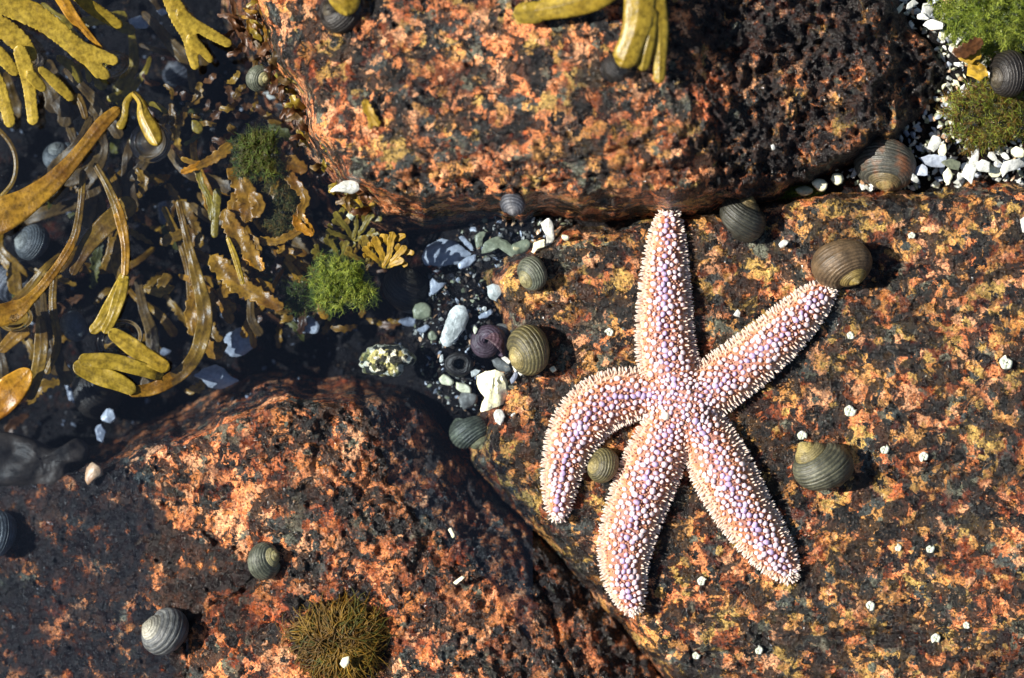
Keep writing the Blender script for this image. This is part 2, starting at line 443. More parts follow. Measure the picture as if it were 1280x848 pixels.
oC.data.attributes.new('stain_shade', 'FLOAT', 'POINT').data.foreach_set('value', _st.astype(np.float32))
tag(oC, 'rusty red granite block sloping into the pool below the seaweed, brown tuft on it', 'rock')
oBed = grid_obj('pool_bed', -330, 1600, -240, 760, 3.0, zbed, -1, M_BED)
tag(oBed, kind='structure')
# surrounding shore rock below and round the blocks, one sheet reaching far out
n = 90
gx = np.sign(np.linspace(-1, 1, n)) * np.abs(np.linspace(-1, 1, n)) ** 3 * 15
X, Y = np.meshgrid(gx, gx)
R = np.hypot(X, Y)
Z = -0.085 + fbm(X * 60 + 500, Y * 60 + 900, 60, 4, 480) * 0.05 * sstep(0.5, 1.2, R)
idx = np.arange(n * n).reshape(n, n)
f = np.stack([idx[:-1, :-1], idx[:-1, 1:], idx[1:, 1:], idx[1:, :-1]], -1).reshape(-1, 4)
tag(link('ground', np.stack([X, Y, Z], -1).reshape(-1, 3), f, M_BOUL), kind='structure')

# ------------------------------------------------------------------ water
def water_mat():
    t = NT('pool_water')
    co = t.coord()
    n = t.bump(t.noise(co, 22, 2, 0.5), 0.08, 0.01)
    ge = t.n('ShaderNodeNewGeometry'); dt = t.n('ShaderNodeVectorMath', operation='DOT_PRODUCT'); t.L(ge.outputs['Incoming'], dt.inputs[0]); t.L(n, dt.inputs[1])
    cs = t.math('ABSOLUTE', dt.outputs['Value']); fr = t.math('ADD', t.math('MULTIPLY', t.math('POWER', t.math('SUBTRACT', 1.0, cs), 5.0), 0.95), 0.050)
    tr = t.n('ShaderNodeBsdfTransparent'); tr.inputs[0].default_value = (0.76, 0.83, 0.90, 1)
    gl = t.n('ShaderNodeBsdfGlossy'); gl.inputs['Roughness'].default_value = 0.02; t.L(n, gl.inputs['Normal'])
    mx = t.n('ShaderNodeMixShader'); t.L(fr, mx.inputs[0]); t.L(tr.outputs[0], mx.inputs[1]); t.L(gl.outputs[0], mx.inputs[2])
    return t.done(mx.outputs[0])
M_WATER = water_mat()
def lens_mat():
    t = NT('water_lens')
    g = t.n('ShaderNodeBsdfGlass'); g.inputs['IOR'].default_value = 1.33; g.inputs['Roughness'].default_value = 0.05
    return t.done(g.outputs[0])
M_LENS = lens_mat()
WZ = -0.004
us = np.arange(-330, 668, 6.0); vs_ = np.arange(-240, 1000, 6.0)
U, V = np.meshgrid(us, vs_)
Zw = WZ + fbm(U, V, 70, 2, 500) * 0.00035
k = S * (1 - Zw / H)
nv, nu = U.shape; idx = np.arange(nv * nu).reshape(nv, nu)
f = np.stack([idx[:-1, :-1], idx[1:, :-1], idx[1:, 1:], idx[:-1, 1:]], -1).reshape(-1, 4)
WATER = tag(link('water', np.stack([(U - 640) * k, (424 - V) * k, Zw], -1).reshape(-1, 3), f, M_WATER), kind='structure')

def meniscus(px, py, z, rx, ry, rot=0, h=0.003):
    """bulging skin of water pushed up around a frond tip"""
    vs = []; fs = []
    nr, ns = 14, 36
    prof = []
    for i in range(nr + 1):
        q = i / nr
        prof.append((q, h * (math.cos(q * math.pi) * 0.5 + 0.5) - 0.28 * h * math.exp(-((q - 0.78) / 0.12) ** 2)))
    cx, cy, _ = W(px, py, z)
    ca, sa = math.cos(rot), math.sin(rot)
    for q, hz in prof:
        for j in range(ns):
            a = 2 * math.pi * j / ns
            x = rx * S * q * math.cos(a); y = ry * S * q * math.sin(a)
            vs.append((cx + x * ca - y * sa, cy + x * sa + y * ca, z + hz + 0.0006))
    m0 = len(vs)
    for j in range(ns):
        vs.append((vs[m0 - ns + j][0], vs[m0 - ns + j][1], z - 0.0004))
    for i in range(nr + 1):
        for j in range(ns):
            a = i * ns + j; b = i * ns + (j + 1) % ns
            fs.append((a, a + ns, b + ns, b))
    fs.append([m0 + j for j in range(ns)])
    return link('meniscus', vs, fs, M_LENS, WATER)

# ------------------------------------------------------------------ starfish
ARMS = [
    [(852, 508, 40), (838, 465, 39), (831, 420, 37), (831, 370, 33.5), (832, 325, 28), (834, 292, 22.5), (836, 271, 16)],
    [(852, 508, 40), (890, 485, 37), (922, 462, 36), (955, 436, 34), (990, 404, 30), (1018, 376, 23.5), (1033, 362, 15.5)],
    [(852, 508, 38), (882, 548, 36), (902, 586, 40), (925, 630, 38), (950, 668, 33.5), (972, 698, 26.5), (985, 715, 17)],
    [(852, 508, 40), (832, 545, 36), (814, 585, 39), (796, 632, 38), (783, 675, 35), (780, 712, 30), (786, 742, 23), (791, 759, 14)],
    [(852, 508, 40), (812, 494, 32), (776, 496, 36), (745, 510, 37), (721, 538, 35), (707, 572, 29), (700, 605, 23), (698, 630, 18), (698, 643, 12)],
]
def densify(pts, n):
    pts = np.array(pts, float)
    P0 = np.vstack([2 * pts[0] - pts[1], pts, 2 * pts[-1] - pts[-2]])
    out = []
    for i in range(1, len(P0) - 2):
        for t in np.linspace(0, 1, n, endpoint=False):
            a, b, c, d = P0[i - 1], P0[i], P0[i + 1], P0[i + 2]
            out.append(0.5 * ((2 * b) + (-a + c) * t + (2 * a - 5 * b + 4 * c - d) * t * t + (-a + 3 * b - 3 * c + d) * t ** 3))
    out.append(P0[-2])
    return np.array(out)
ARMD = [densify(a, 10) for a in ARMS]
INSET = 4.8   # px of the outline taken by spines

def arm_field(u, v):
    """per arm: distance ratio, side sign, position along arm (0..1)"""
    res = []
    for A in ARMD:
        bd = np.full(u.shape, 9e9); br = np.full(u.shape, 9.0); bs = np.zeros(u.shape); bt = np.zeros(u.shape); bw = np.zeros(u.shape)
        for i in range(len(A) - 1):
            x0, y0, w0 = A[i]; x1, y1, w1 = A[i + 1]
            dx, dy = x1 - x0, y1 - y0
            t = np.clip(((u - x0) * dx + (v - y0) * dy) / (dx * dx + dy * dy), 0, 1)
            w = w0 + (w1 - w0) * t - INSET
            ex, ey = u - x0 - t * dx, v - y0 - t * dy
            d = np.hypot(ex, ey); r = d / w
            m = r < br
            br = np.where(m, r, br); bd = np.where(m, d, bd); bw = np.where(m, w, bw)
            bs = np.where(m, np.sign(ex * dy - ey * dx), bs); bt = np.where(m, (i + t) / (len(A) - 1), bt)
        res.append((br, bs, bt, bw))
    return res

def star_h(u, v):
    """height above rock in px"""
    f = arm_field(u, v)
    hs = []
    for r, s, t, w in f:
        p = np.clip(1 - r ** 2.3, 0, None) ** 0.5
        hs.append(w * 0.98 * p)
    hs = np.array(hs)
    k = 0.22
    mx = hs.max(0)
    sm = mx + np.log(np.exp((hs - mx) * k).sum(0)) / k
    sm = np.where(mx > 0, sm - np.log(np.maximum((hs > 0).sum(0), 1) * 1.0) / k * 0 - np.log(5) / k * np.exp(-mx * k), 0)
    inside = mx > 0
    # flatten the middle of the disc
    dc = np.hypot(u - 852, v - 508)
    h = np.where(inside, np.maximum(np.minimum(sm, 40), mx * 0.98), 0)
    h = h * (1 - 0.10 * np.exp(-(dc / 22) ** 2))
    # crease lines between arms
    return h, inside, f

ZB0 = 0.0005
def star_base(u, v):
    return np.maximum(ground_smooth(u, v), -0.004)
def ground_smooth(u, v):
    return 0.001 + fbm(u, v, 260, 2, 270) * 0.003

STAR = empty('starfish', W(852, 508, ZB0), 'lilac and orange spiny starfish with five arms spread on the granite slab', 'starfish')
def star_mat():
    t = NT('starfish_skin')
    col = t.attr('tint')
    co = t.coord()
    mot = t.ramp(t.noise(co, 1500, 3, 0.6), [(0.3, 0.72), (0.7, 1.12)])
    col = t.mix(1.0, col, mot, 'MULTIPLY')
    n = t.bump(t.noise(co, 1300, 4, 0.65), 0.35, 0.0006)
    b = t.bsdf(col, 0.6, n, 0.25, Subsurface_Weight=0.12, Subsurface_Scale=0.002)
    return t.done(b)
M_STAR = star_mat()

# skin: height field over the outline, closed below
st = 1.5
us = np.arange(670, 1062, st); vs_ = np.arange(244, 790, st)
U, V = np.meshgrid(us, vs_)
Hh, ins, F = star_h(U, V)
bumpn = fbm(U, V, 7, 3, 600) * 1.3 + fbm(U, V, 16, 2, 620) * 1.2
Hh = np.where(ins, np.maximum(Hh + bumpn * np.clip(Hh / 12, 0, 1), 0.5), 0)
base = ground_smooth(U, V)
Zs = base + Hh * S - 0.001 * (~ins)
k = S * (1 - Zs / H)
SV = np.stack([(U - 640) * k, (424 - V) * k, Zs], -1).reshape(-1, 3)
nv, nu = U.shape; idx = np.arange(nv * nu).reshape(nv, nu)
fq = np.stack([idx[:-1, :-1], idx[1:, :-1], idx[1:, 1:], idx[:-1, 1:]], -1).reshape(-1, 4)
kf = ins[:-1, :-1] | ins[1:, :-1] | ins[1:, 1:] | ins[:-1, 1:]
fq = fq[kf.reshape(-1)]
used = np.unique(fq); remap = np.full(len(SV), -1); remap[used] = np.arange(len(used))
SV = SV[used]; fq = remap[fq]
rbest = np.min([a[0] for a in F], 0).reshape(-1)[used]
nz = fbm(U, V, 18, 3, 640).reshape(-1)[used]
oran = np.array([0.47, 0.175, 0.075]); mauv = np.array([0.40, 0.18, 0.14]); pale = np.array([0.72, 0.50, 0.37])
m1 = sstep(0.25, 0.75, rbest + nz * 0.25)[:, None]
scol = mauv * (1 - m1) + oran * m1
m2 = sstep(0.70, 0.92, rbest + nz * 0.1)[:, None] * 0.75
scol = scol * (1 - m2) + pale * m2
allv = [SV]; allf = [fq]; allc = [scol]; nvtot = len(SV)

ringN = 7
def add_knob(p, n, rad, length, c0, c1, kind):
    """knob ('dome') or pointed spine along n, from p (world)"""
    global nvtot
    n = np.array(n, float); n /= np.linalg.norm(n)
    a = np.cross(n, [0.3, 0.9, 0.2]); a /= np.linalg.norm(a); b = np.cross(n, a)
    if kind == 'dome':
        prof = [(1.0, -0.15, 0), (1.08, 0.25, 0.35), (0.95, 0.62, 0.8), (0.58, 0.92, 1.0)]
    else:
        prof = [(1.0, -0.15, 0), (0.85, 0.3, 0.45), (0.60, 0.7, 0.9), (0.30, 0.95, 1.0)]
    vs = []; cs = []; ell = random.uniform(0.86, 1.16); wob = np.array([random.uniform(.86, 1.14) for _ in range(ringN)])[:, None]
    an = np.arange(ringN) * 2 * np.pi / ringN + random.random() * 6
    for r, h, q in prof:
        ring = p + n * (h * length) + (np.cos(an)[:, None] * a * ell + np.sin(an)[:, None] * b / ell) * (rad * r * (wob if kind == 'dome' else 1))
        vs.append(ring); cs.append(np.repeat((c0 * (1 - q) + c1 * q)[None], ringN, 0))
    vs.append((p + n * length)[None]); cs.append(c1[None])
    fs = []
    for i in range(len(prof) - 1):
        for j in range(ringN):
            j2 = (j + 1) % ringN
            fs.append((i * ringN + j, i * ringN + j2, (i + 1) * ringN + j2, (i + 1) * ringN + j))
    top = len(prof) * ringN; i = (len(prof) - 1) * ringN
    for j in range(0, ringN):
        fs.append((i + j, i + (j + 1) % ringN, top, top))
    allv.append(np.vstack(vs)); allc.append(np.vstack(cs)); allf.append(np.array(fs) + nvtot)
    nvtot += len(allv[-1])

# surface lookup
def surf(px, py):
    e = 2.0
    u = np.array([px, px + e, px - e, px, px], float); v = np.array([py, py, py, py + e, py - e], float)
    h, i, f = star_h(u, v)
    g = ground_smooth(u, v)
    nx = -(h[1] - h[2]) / (2 * e); ny = (h[3] - h[4]) / (2 * e)
    n = np.array([nx, ny, 1.0]); n /= np.linalg.norm(n)
    z = g[0] + h[0] * S
    return np.array(W(px, py, z)), n, [(x[0][0], x[1][0], x[2][0], x[3][0]) for x in f], h[0]

pts = []
cell = {}
def try_pt(x, y, r):
    c = (int(x // 6), int(y // 6))
    for i in range(-3, 4):
        for j in range(-3, 4):
            for (qx, qy, qr) in cell.get((c[0] + i, c[1] + j), ()):
                if (qx - x) ** 2 + (qy - y) ** 2 < ((r + qr) / 2) ** 2: return False
    cell.setdefault(c, []).append((x, y, r)); return True

knobs = []
# the purple middle row of each arm
for A in ARMD:
    L = np.concatenate([[0], np.cumsum(np.hypot(*np.diff(A[:, :2], axis=0).T))])
    s = 26
    while s < L[-1] - 4:
        x = np.interp(s, L, A[:, 0]); y = np.interp(s, L, A[:, 1])
        x += random.uniform(-2.5, 2.5); y += random.uniform(-2.5, 2.5)
        if try_pt(x, y, 6.5): knobs.append((x, y, 'row', 1 - s / L[-1]))
        s += 7.5
# candidates for the rest
cand = np.stack([rng.uniform(676, 1050, 160000), rng.uniform(252, 780, 160000)], -1)
ch, ci, cf = star_h(cand[:, 0], cand[:, 1])
cr = np.array([a[0] for a in cf]); ca = cr.argmin(0); crm = cr.min(0)
ct = np.array([a[2] for a in cf])[ca, np.arange(len(cand))]
for i in range(len(cand)):
    if not ci[i] or crm[i] > 0.985: continue
    x, y = cand[i]
    dc = math.hypot(x - 852, y - 508)
    if crm[i] < 0.72 or dc < 44:
        r = (6.8 if dc > 48 else 5.4) * (1 - 0.22 * ct[i])
        if try_pt(x, y, r): knobs.append((x, y, 'dome', crm[i]))
    else:
        if try_pt(x, y, 4.1 * (1 - 0.15 * ct[i])): knobs.append((x, y, 'spine', crm[i]))
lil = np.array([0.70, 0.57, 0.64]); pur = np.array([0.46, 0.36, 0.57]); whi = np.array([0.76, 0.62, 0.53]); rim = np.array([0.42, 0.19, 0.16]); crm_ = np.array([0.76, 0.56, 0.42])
for x, y, kd, q in knobs:
    p, n, f, hh = surf(x, y)
    j = random.random()
    dc = math.hypot(x - 852, y - 508)
    up = np.array([0, 0, 1.0])
    if kd == 'row':
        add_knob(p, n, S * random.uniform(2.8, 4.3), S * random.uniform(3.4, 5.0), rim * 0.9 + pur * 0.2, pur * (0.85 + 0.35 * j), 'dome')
    elif kd == 'dome':
        c = lil * (0.85 + 0.25 * j)
        if q < 0.28 and random.random() < 0.55: c = (pur * 0.6 + lil * 0.4)
        if q > 0.5: c = c * 0.6 + whi * 0.4
        rad = random.uniform(2.5, 4.1) if dc > 48 else random.uniform(2.2, 3.4)
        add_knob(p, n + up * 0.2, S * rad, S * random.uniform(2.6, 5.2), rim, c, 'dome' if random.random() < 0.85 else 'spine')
    else:
        c = whi * (0.85 + 0.15 * j)
        d = n * np.array([1, 1, 0.6]) + up * 0.1 + np.random.default_rng(int(x * 977 + y)).normal(0, 0.16, 3)
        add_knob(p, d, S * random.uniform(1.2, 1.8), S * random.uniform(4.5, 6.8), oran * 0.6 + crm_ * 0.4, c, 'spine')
pap = 0
for i in range(0, len(cand), 2):
    if not ci[i] or crm[i] > 0.9: continue
    x, y = cand[i]
    if try_pt(x, y, 2.6):
        p, n, f, hh = surf(x, y)
        add_knob(p, n, S * random.uniform(0.9, 1.4), S * random.uniform(1.6, 3.4), mauv * 0.9, np.array([0.52, 0.27, 0.17]) * random.uniform(.7, 1.1), 'dome'); pap += 1
# fringe of spines along the margin
for ai, A in enumerate(ARMD):
    for side in (-1, 1):
        for row, (spc, zf, ln) in enumerate(((2.8, 0.38, 6.6), (2.9, 0.18, 6.6))):
            acc = 0
            for i in range(len(A) - 1):
                x0, y0, w0 = A[i]; x1, y1, w1 = A[i + 1]
                sl = math.hypot(x1 - x0, y1 - y0); tx, ty = (x1 - x0) / sl, (y1 - y0) / sl
                acc += sl
                while acc > spc:
                    acc -= spc
                    t = random.random()
                    w = (w0 + (w1 - w0) * t) - INSET - 0.5 + row * 1.0
                    ox, oy = side * ty, -side * tx
                    x = x0 + (x1 - x0) * t + ox * w; y = y0 + (y1 - y0) * t + oy * w
                    uu, vv = np.array([x]), np.array([y])
                    rr = [a[0][0] for a in arm_field(uu, vv)]
                    if min(rr[:ai] + rr[ai + 1:]) < 0.99: continue
                    z = float(ground_smooth(uu, vv)[0]) + w * S * zf
                    d = np.array([ox, -oy, 0.35 + 0.3 * random.random() - 0.25 * row]) + np.array([tx, -ty, 0]) * random.uniform(-0.2, 0.35)
                    c = whi * random.uniform(0.85, 1.02)
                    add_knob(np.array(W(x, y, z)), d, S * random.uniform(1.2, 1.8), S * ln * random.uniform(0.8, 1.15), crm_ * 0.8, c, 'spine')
    # tip fan
    x, y, w = A[-1]
    tx, ty = A[-1, :2] - A[-4, :2]; a0 = math.atan2(ty, tx)
    for q in range(46):
        a = a0 + random.uniform(-1.5, 1.5); e = random.uniform(0.15, 0.95)
        ww = (w - INSET)
        X0, Y0 = x + math.cos(a) * ww * e, y + math.sin(a) * ww * e
        z = float(ground_smooth(np.array([X0]), np.array([Y0]))[0]) + ww * S * 0.86 * math.sqrt(1 - e * e) * 0.95
        d = np.array([math.cos(a) * e, -math.sin(a) * e, math.sqrt(1 - e * e) * 0.8 + 0.1])
        add_knob(np.array(W(X0, Y0, z)), d, S * random.uniform(1.3, 1.9), S * random.uniform(6, 9), crm_ * 0.8, whi * random.uniform(0.9, 1.05), 'spine')

AV = np.vstack(allv); AC = np.vstack(allc)
quads = np.vstack(allf)
tri = quads[:, 2] == quads[:, 3]
faces = [tuple(q) for q in quads[~tri]] + [tuple(q[:3]) for q in quads[tri]]
body = link('body', AV, faces, M_STAR, STAR)
ca_ = body.data.color_attributes.new('tint', 'FLOAT_COLOR', 'POINT')
ca_.data.foreach_set('color', np.clip(np.hstack([AC, np.ones((len(AC), 1))]), 0, 1).astype(np.float32).ravel())
# madreporite: the pale button beside the middle of the disc
p, n_, _, _ = surf(832, 520)
vs = []; fs = []
for i in range(6):
    th = i / 6 * math.pi / 2
    for j in range(14):
        a = 2 * math.pi * j / 14
        r = S * 5.6 * math.cos(th) * (1 + 0.10 * math.cos(a * 7)); vs.append((p[0] + r * math.cos(a), p[1] + r * math.sin(a), p[2] + S * (6.0 * math.sin(th) + 1.5)))
vs.append((p[0], p[1], p[2] + S * 7.6))
for i in range(5):
    for j in range(14):
        fs.append((i * 14 + j, i * 14 + (j + 1) % 14, (i + 1) * 14 + (j + 1) % 14, (i + 1) * 14 + j))
for j in range(14): fs.append((70 + j, 70 + (j + 1) % 14, 84))
M_MAD = simple('madreporite_pale', (0.80, 0.66, 0.48), (0.88, 0.80, 0.66), 900, 0.5)
link('madreporite', vs, fs, M_MAD, STAR)

# ------------------------------------------------------------------ snails
def snail_mesh(name, mat, turns=4.2, Wg=2.5, T=1.15, ridge=0.010, nr=28, elong=1.15, cut=0.0):
    NP, NTt = 110, int(turns * 40)
    th = np.linspace(-turns * 2 * np.pi, -cut, NTt)
    r = Wg ** (th / (2 * np.pi))
    ph = np.linspace(0, 2 * np.pi, NP + 1)
    TH, PH = np.meshgrid(th, ph, indexing='ij'); Rr = r[:, None]
    tube = 0.55 * Rr * (1 + ridge * np.cos(PH * nr))
    # slight shoulder and growth halts
    tube = tube * (1 + 0.006 * np.sin(TH * 9) + 0.010 * np.sin(TH * 3.3 + 1))
    rad = 0.46 * Rr + tube * np.cos(PH)
    X = rad * np.cos(TH); Yy = rad * np.sin(TH)
    Zz = -T * Rr + tube * elong * np.sin(PH)
    v = np.stack([X, Yy, Zz], -1).reshape(-1, 3)
    n0, n1 = TH.shape
    idx = np.arange(n0 * n1).reshape(n0, n1)
    fc = np.stack([idx[:-1, :-1], idx[:-1, 1:], idx[1:, 1:], idx[1:, :-1]], -1).reshape(-1, 4)
    mn, mxx = v.min(0), v.max(0)
    ctr = (mn + mxx) / 2; ctr[0] = ctr[0]; v = v - ctr
    v = v / np.max(mxx - mn)
    uvt = np.stack([(TH - th[0]) / (th[-1] - th[0]), PH / (2 * np.pi)], -1).reshape(-1, 2)
    return v, fc, uvt

_sr = random.Random(3)
def snail(px, py, size, az, el, mat, label, z=None, turns=5.0, T=0.98, Wg=1.86, sink=0.16, apex_spin=-45.0, group='periwinkle snails on the rocks', name='periwinkle_snail', cat='snail', ridge=0.012, cut=0.0, squash=0.82):
    """az: picture angle of the apex (0 right, 90 up), el: how far the apex tilts to the viewer"""
    v, fc, uvt = snail_mesh(name, mat, turns, Wg * _sr.uniform(.94, 1.08), T * _sr.uniform(.92, 1.12), _sr.uniform(.003, .010), _sr.randint(20, 34), cut=cut)
    a, e = math.radians(az), math.radians(el)
    d = Vector((math.cos(a) * math.cos(e), math.sin(a) * math.cos(e), math.sin(e)))
    down = Vector((0, 0, -1)); x = (down - d * down.dot(d)).normalized()
    q = Matrix.Rotation(math.radians(apex_spin), 3, d); x = q @ x
    y = d.cross(x)
    M = np.array([[x[i], y[i], d[i]] for i in range(3)])
    v = v @ M.T
    if z is None: z = g1(px, py, size * 0.22)
    v[:, 2] *= squash
    v = v * size * 0.94 * S
    ext = (v.max(0) + v.min(0)) / 2
    v[:, 0] -= ext[0]; v[:, 1] -= ext[1]
    v[:, 2] -= v[:, 2].min()
    zc = z - sink * size * S
    top = zc + v[:, 2].max() * 0.6
    c = W(px, py, top)
    v[:, 0] += c[0]; v[:, 1] += c[1]; v[:, 2] += zc
    loc = (c[0], c[1], z)
    o = link(name, v, fc, mat, loc=loc)
    uvl = o.data.uv_layers.new(name='UVMap')
    li = np.empty(len(o.data.loops), dtype=np.int32); o.data.loops.foreach_get('vertex_index', li)
    uvl.data.foreach_set('uv', uvt[li].astype(np.float32).ravel())
    so = o.modifiers.new('thick', 'SOLIDIFY'); so.thickness = size * S * 0.03; so.offset = -1
    tag(o, label, cat, group)
    return o

def open_shell(px, py, rx, ry, mat, label, rot):
    # empty shell seen into its mouth: outer whorl, rolled lip, hollow inside
    prof = [(.45, .0), (.85, .16), (1.0, .42), (.97, .66), (.84, .86), (.62, .97), (.46, .95), (.40, .84), (.44, .6), (.4, .36), (.25, .22), (.02, .2)]
    vs = []; fs = []; ns = 48; z = g1(px, py, 8) - .001; uv = []
    a0 = math.radians(rot)
    for i, (r, h) in enumerate(prof):
        sh = 0.16 * h if i < 7 else 0.16
        for j in range(ns + 1):
            a = 2 * math.pi * j / ns
            sp = 1 + (0.10 * (j / ns) - .05) * (1 if i < 6 else .4)
            x = r * sp * math.cos(a) + sh; y = r * sp * math.sin(a)
            x2 = x * math.cos(a0) - y * math.sin(a0); y2 = x * math.sin(a0) + y * math.cos(a0)
            zz = z + h * ry * 1.15 * S * (1 + .06 * math.sin(a + 1))
            vs.append(W(px + x2 * rx, py - y2 * ry, zz)); uv.append((.9, .04 * i + .02 * math.sin(a * 3)))
    n1 = ns + 1
    for i in range(len(prof) - 1):
        for j in range(ns):
            fs.append((i * n1 + j, i * n1 + j + 1, (i + 1) * n1 + j + 1, (i + 1) * n1 + j))
    o = link('empty_shell', vs, fs, mat, loc=W(px, py, z))
    uvl = o.data.uv_layers.new(name='UVMap')
    for l in o.data.loops: uvl.data[l.index].uv = uv[l.vertex_index]
    return tag(o, label, 'shell')

G1 = shell_mat('shell_grey_olive', (0.085, 0.088, 0.062), (0.17, 0.16, 0.095), (0.42, 0.33, 0.12))
G2 = shell_mat('shell_charcoal', (0.045, 0.046, 0.036), (0.085, 0.080, 0.055), (0.36, 0.26, 0.10), 28)
G3 = shell_mat('shell_brown', (0.13, 0.085, 0.045), (0.19, 0.125, 0.065), (0.50, 0.36, 0.10), 32, 0.82)
G4 = shell_mat('shell_ochre_ringed', (0.10, 0.088, 0.040), (0.25, 0.21, 0.085), (0.45, 0.36, 0.14), 24)
G5 = shell_mat('shell_rusty_grey', (0.085, 0.085, 0.070), (0.13, 0.12, 0.09), (0.34, 0.24, 0.09), 32, 0.80, (0.22, 0.085, 0.035))
G6 = shell_mat('shell_green_grey', (0.10, 0.115, 0.085), (0.21, 0.22, 0.15), (0.50, 0.44, 0.20), 24)
G7 = shell_mat('shell_slate_banded', (0.045, 0.05, 0.065), (0.20, 0.21, 0.24), (0.30, 0.30, 0.32), 16)
G8 = shell_mat('shell_pale_slate', (0.10, 0.115, 0.125), (0.17, 0.19, 0.20), (0.35, 0.36, 0.33), 28)
G9 = shell_mat('shell_black_brown', (0.020, 0.016, 0.014), (0.05, 0.04, 0.03), (0.10, 0.08, 0.05), 28)
G11 = shell_mat('shell_pale_ribbed', (0.11, 0.12, 0.125), (0.21, 0.215, 0.20), (0.5, 0.48, 0.38), 18)
G10 = shell_mat('shell_purple', (0.10, 0.055, 0.075), (0.16, 0.10, 0.12), (0.22, 0.14, 0.16), 20)

snail(1107, 205, 84, -100, 26, G5, 'large grey periwinkle with a rusty lip, wedged against the upper block by white shell bits')
snail(929, 273, 68, 62, 20, G2, 'charcoal periwinkle with tan top, just below the upper block right of the top starfish arm')
snail(1053, 331, 80, -62, 28, G3, 'big brown periwinkle with yellow top touching the tip of the right starfish arm')
snail(1030, 583, 84, 128, 16, G1, 'grey olive striped periwinkle alone on the slab right of the starfish', T=1.15)
snail(660, 438, 68, 205, 30, G4, 'ochre ringed periwinkle beside the cream broken shell left of the starfish')
snail(588, 541, 60, -50, 14, G6, 'grey green periwinkle with pale tip just below the cream broken shell', T=1.15)
snail(665, 342, 46, 215, 35, G6, 'small green grey periwinkle on red rock near the upright white shell blade')
snail(641, 255, 34, -100, 40, G7, 'little blue grey banded periwinkle stuck to the front face of the upper block')
snail(754, 582, 48, 170, 35, G4, 'olive periwinkle half hidden in the gap between two lower starfish arms')
snail(330, 702, 50, 20, 35, G6, 'small grey green periwinkle at the edge of the dark patch on the rusty block')
snail(206, 790, 66, 150, 34, G11, 'pale grey ribbed periwinkle on the dark lower left rock near the bottom edge', T=1.1)
snail(323, 98, 36, -20, 45, G6, 'pale greenish periwinkle at the left corner of the upper block', z=0.004)
snail(224, 92, 48, 120, 25, G7, 'dark slate periwinkle under the forked yellow frond tips')
snail(76, 197, 50, 100, 45, G8, 'pale grey periwinkle beneath the upper brown seaweed strap', z=-0.035)
snail(40, 303, 52, 160, 40, G8, 'rounded grey periwinkle submerged by the left frame edge', z=-0.035)
snail(92, 408, 44, -130, 40, G8, 'smooth grey periwinkle among brown seaweed straps left of the yellow pod', z=-0.03)
snail(18, 352, 66, -45, 30, G7, 'large dark slate periwinkle lying low under the left seaweed', z=-0.045)
snail(508, 362, 70, 60, 35, G9, 'large black brown periwinkle sunk in shadow beside the yellow alga', z=-0.031)
snail(776, 86, 58, 60, 40, G9, 'black periwinkle under the hanging blunt tipped wrack on the upper block', z=0.037)
snail(428, 14, 62, 150, 40, G9, 'black periwinkle under the bright yellow wrack tip at the top edge', z=0.031)
snail(1262, 92, 64, -170, 25, G9, 'black periwinkle under the green alga at the upper right edge', z=0.0)
snail(611, 427, 52, -70, -66, G10, 'purple empty periwinkle shell lying mouth up beside the ochre ringed snail', turns=3.5, sink=0.1, T=.8, apex_spin=150, group=None, name='empty_shell', cat='shell')
open_shell(572, 456, 18, 16, G9, 'dark open shell mouth in the gravel left of the cream broken shell', 20)
snail(120, 492, 74, 40, 40, G9, 'big blackish periwinkle sunk below the curled seaweed loop', z=-0.055)
snail(-6, 668, 66, 170, 40, G8, 'grey periwinkle cut by the left frame edge on the dark wet rock')

# ------------------------------------------------------------------ coiled tube worms and specks on the slab
def tube_worm(px, py, size, label, flip=1):
    vs = []; fs = []
    ns, nt = 8, 44
    turns = 1.75
    rot = random.random() * 6.28
    z0 = g1(px, py, 2)
    c = W(px, py, z0)
    for i in range(nt):
        q = i / (nt - 1)
        th = flip * q * turns * 2 * math.pi + rot
        R = size * S * (0.05 + 0.25 * q); tr = size * S * (0.075 + 0.085 * q) * (1 + .12 * math.sin(th * 5))
        for j in range(ns):
            a = 2 * math.pi * j / ns
            rr = R + tr * math.cos(a)
            vs.append((c[0] + rr * math.cos(th), c[1] + rr * math.sin(th), c[2] + tr * (0.8 + math.sin(a)) + (1 - q) * size * S * 0.12))
    for i in range(nt - 1):
        for j in range(ns):
            a = i * ns + j; b = i * ns + (j + 1) % ns
            fs.append((a, b, b + ns, a + ns))
    fs.append([j for j in range(ns)][::-1])
    o = link('tube_worm', vs, fs, M_TUBE, loc=c)
    return tag(o, label, 'tube worm', 'white coiled tube worms on the slab')
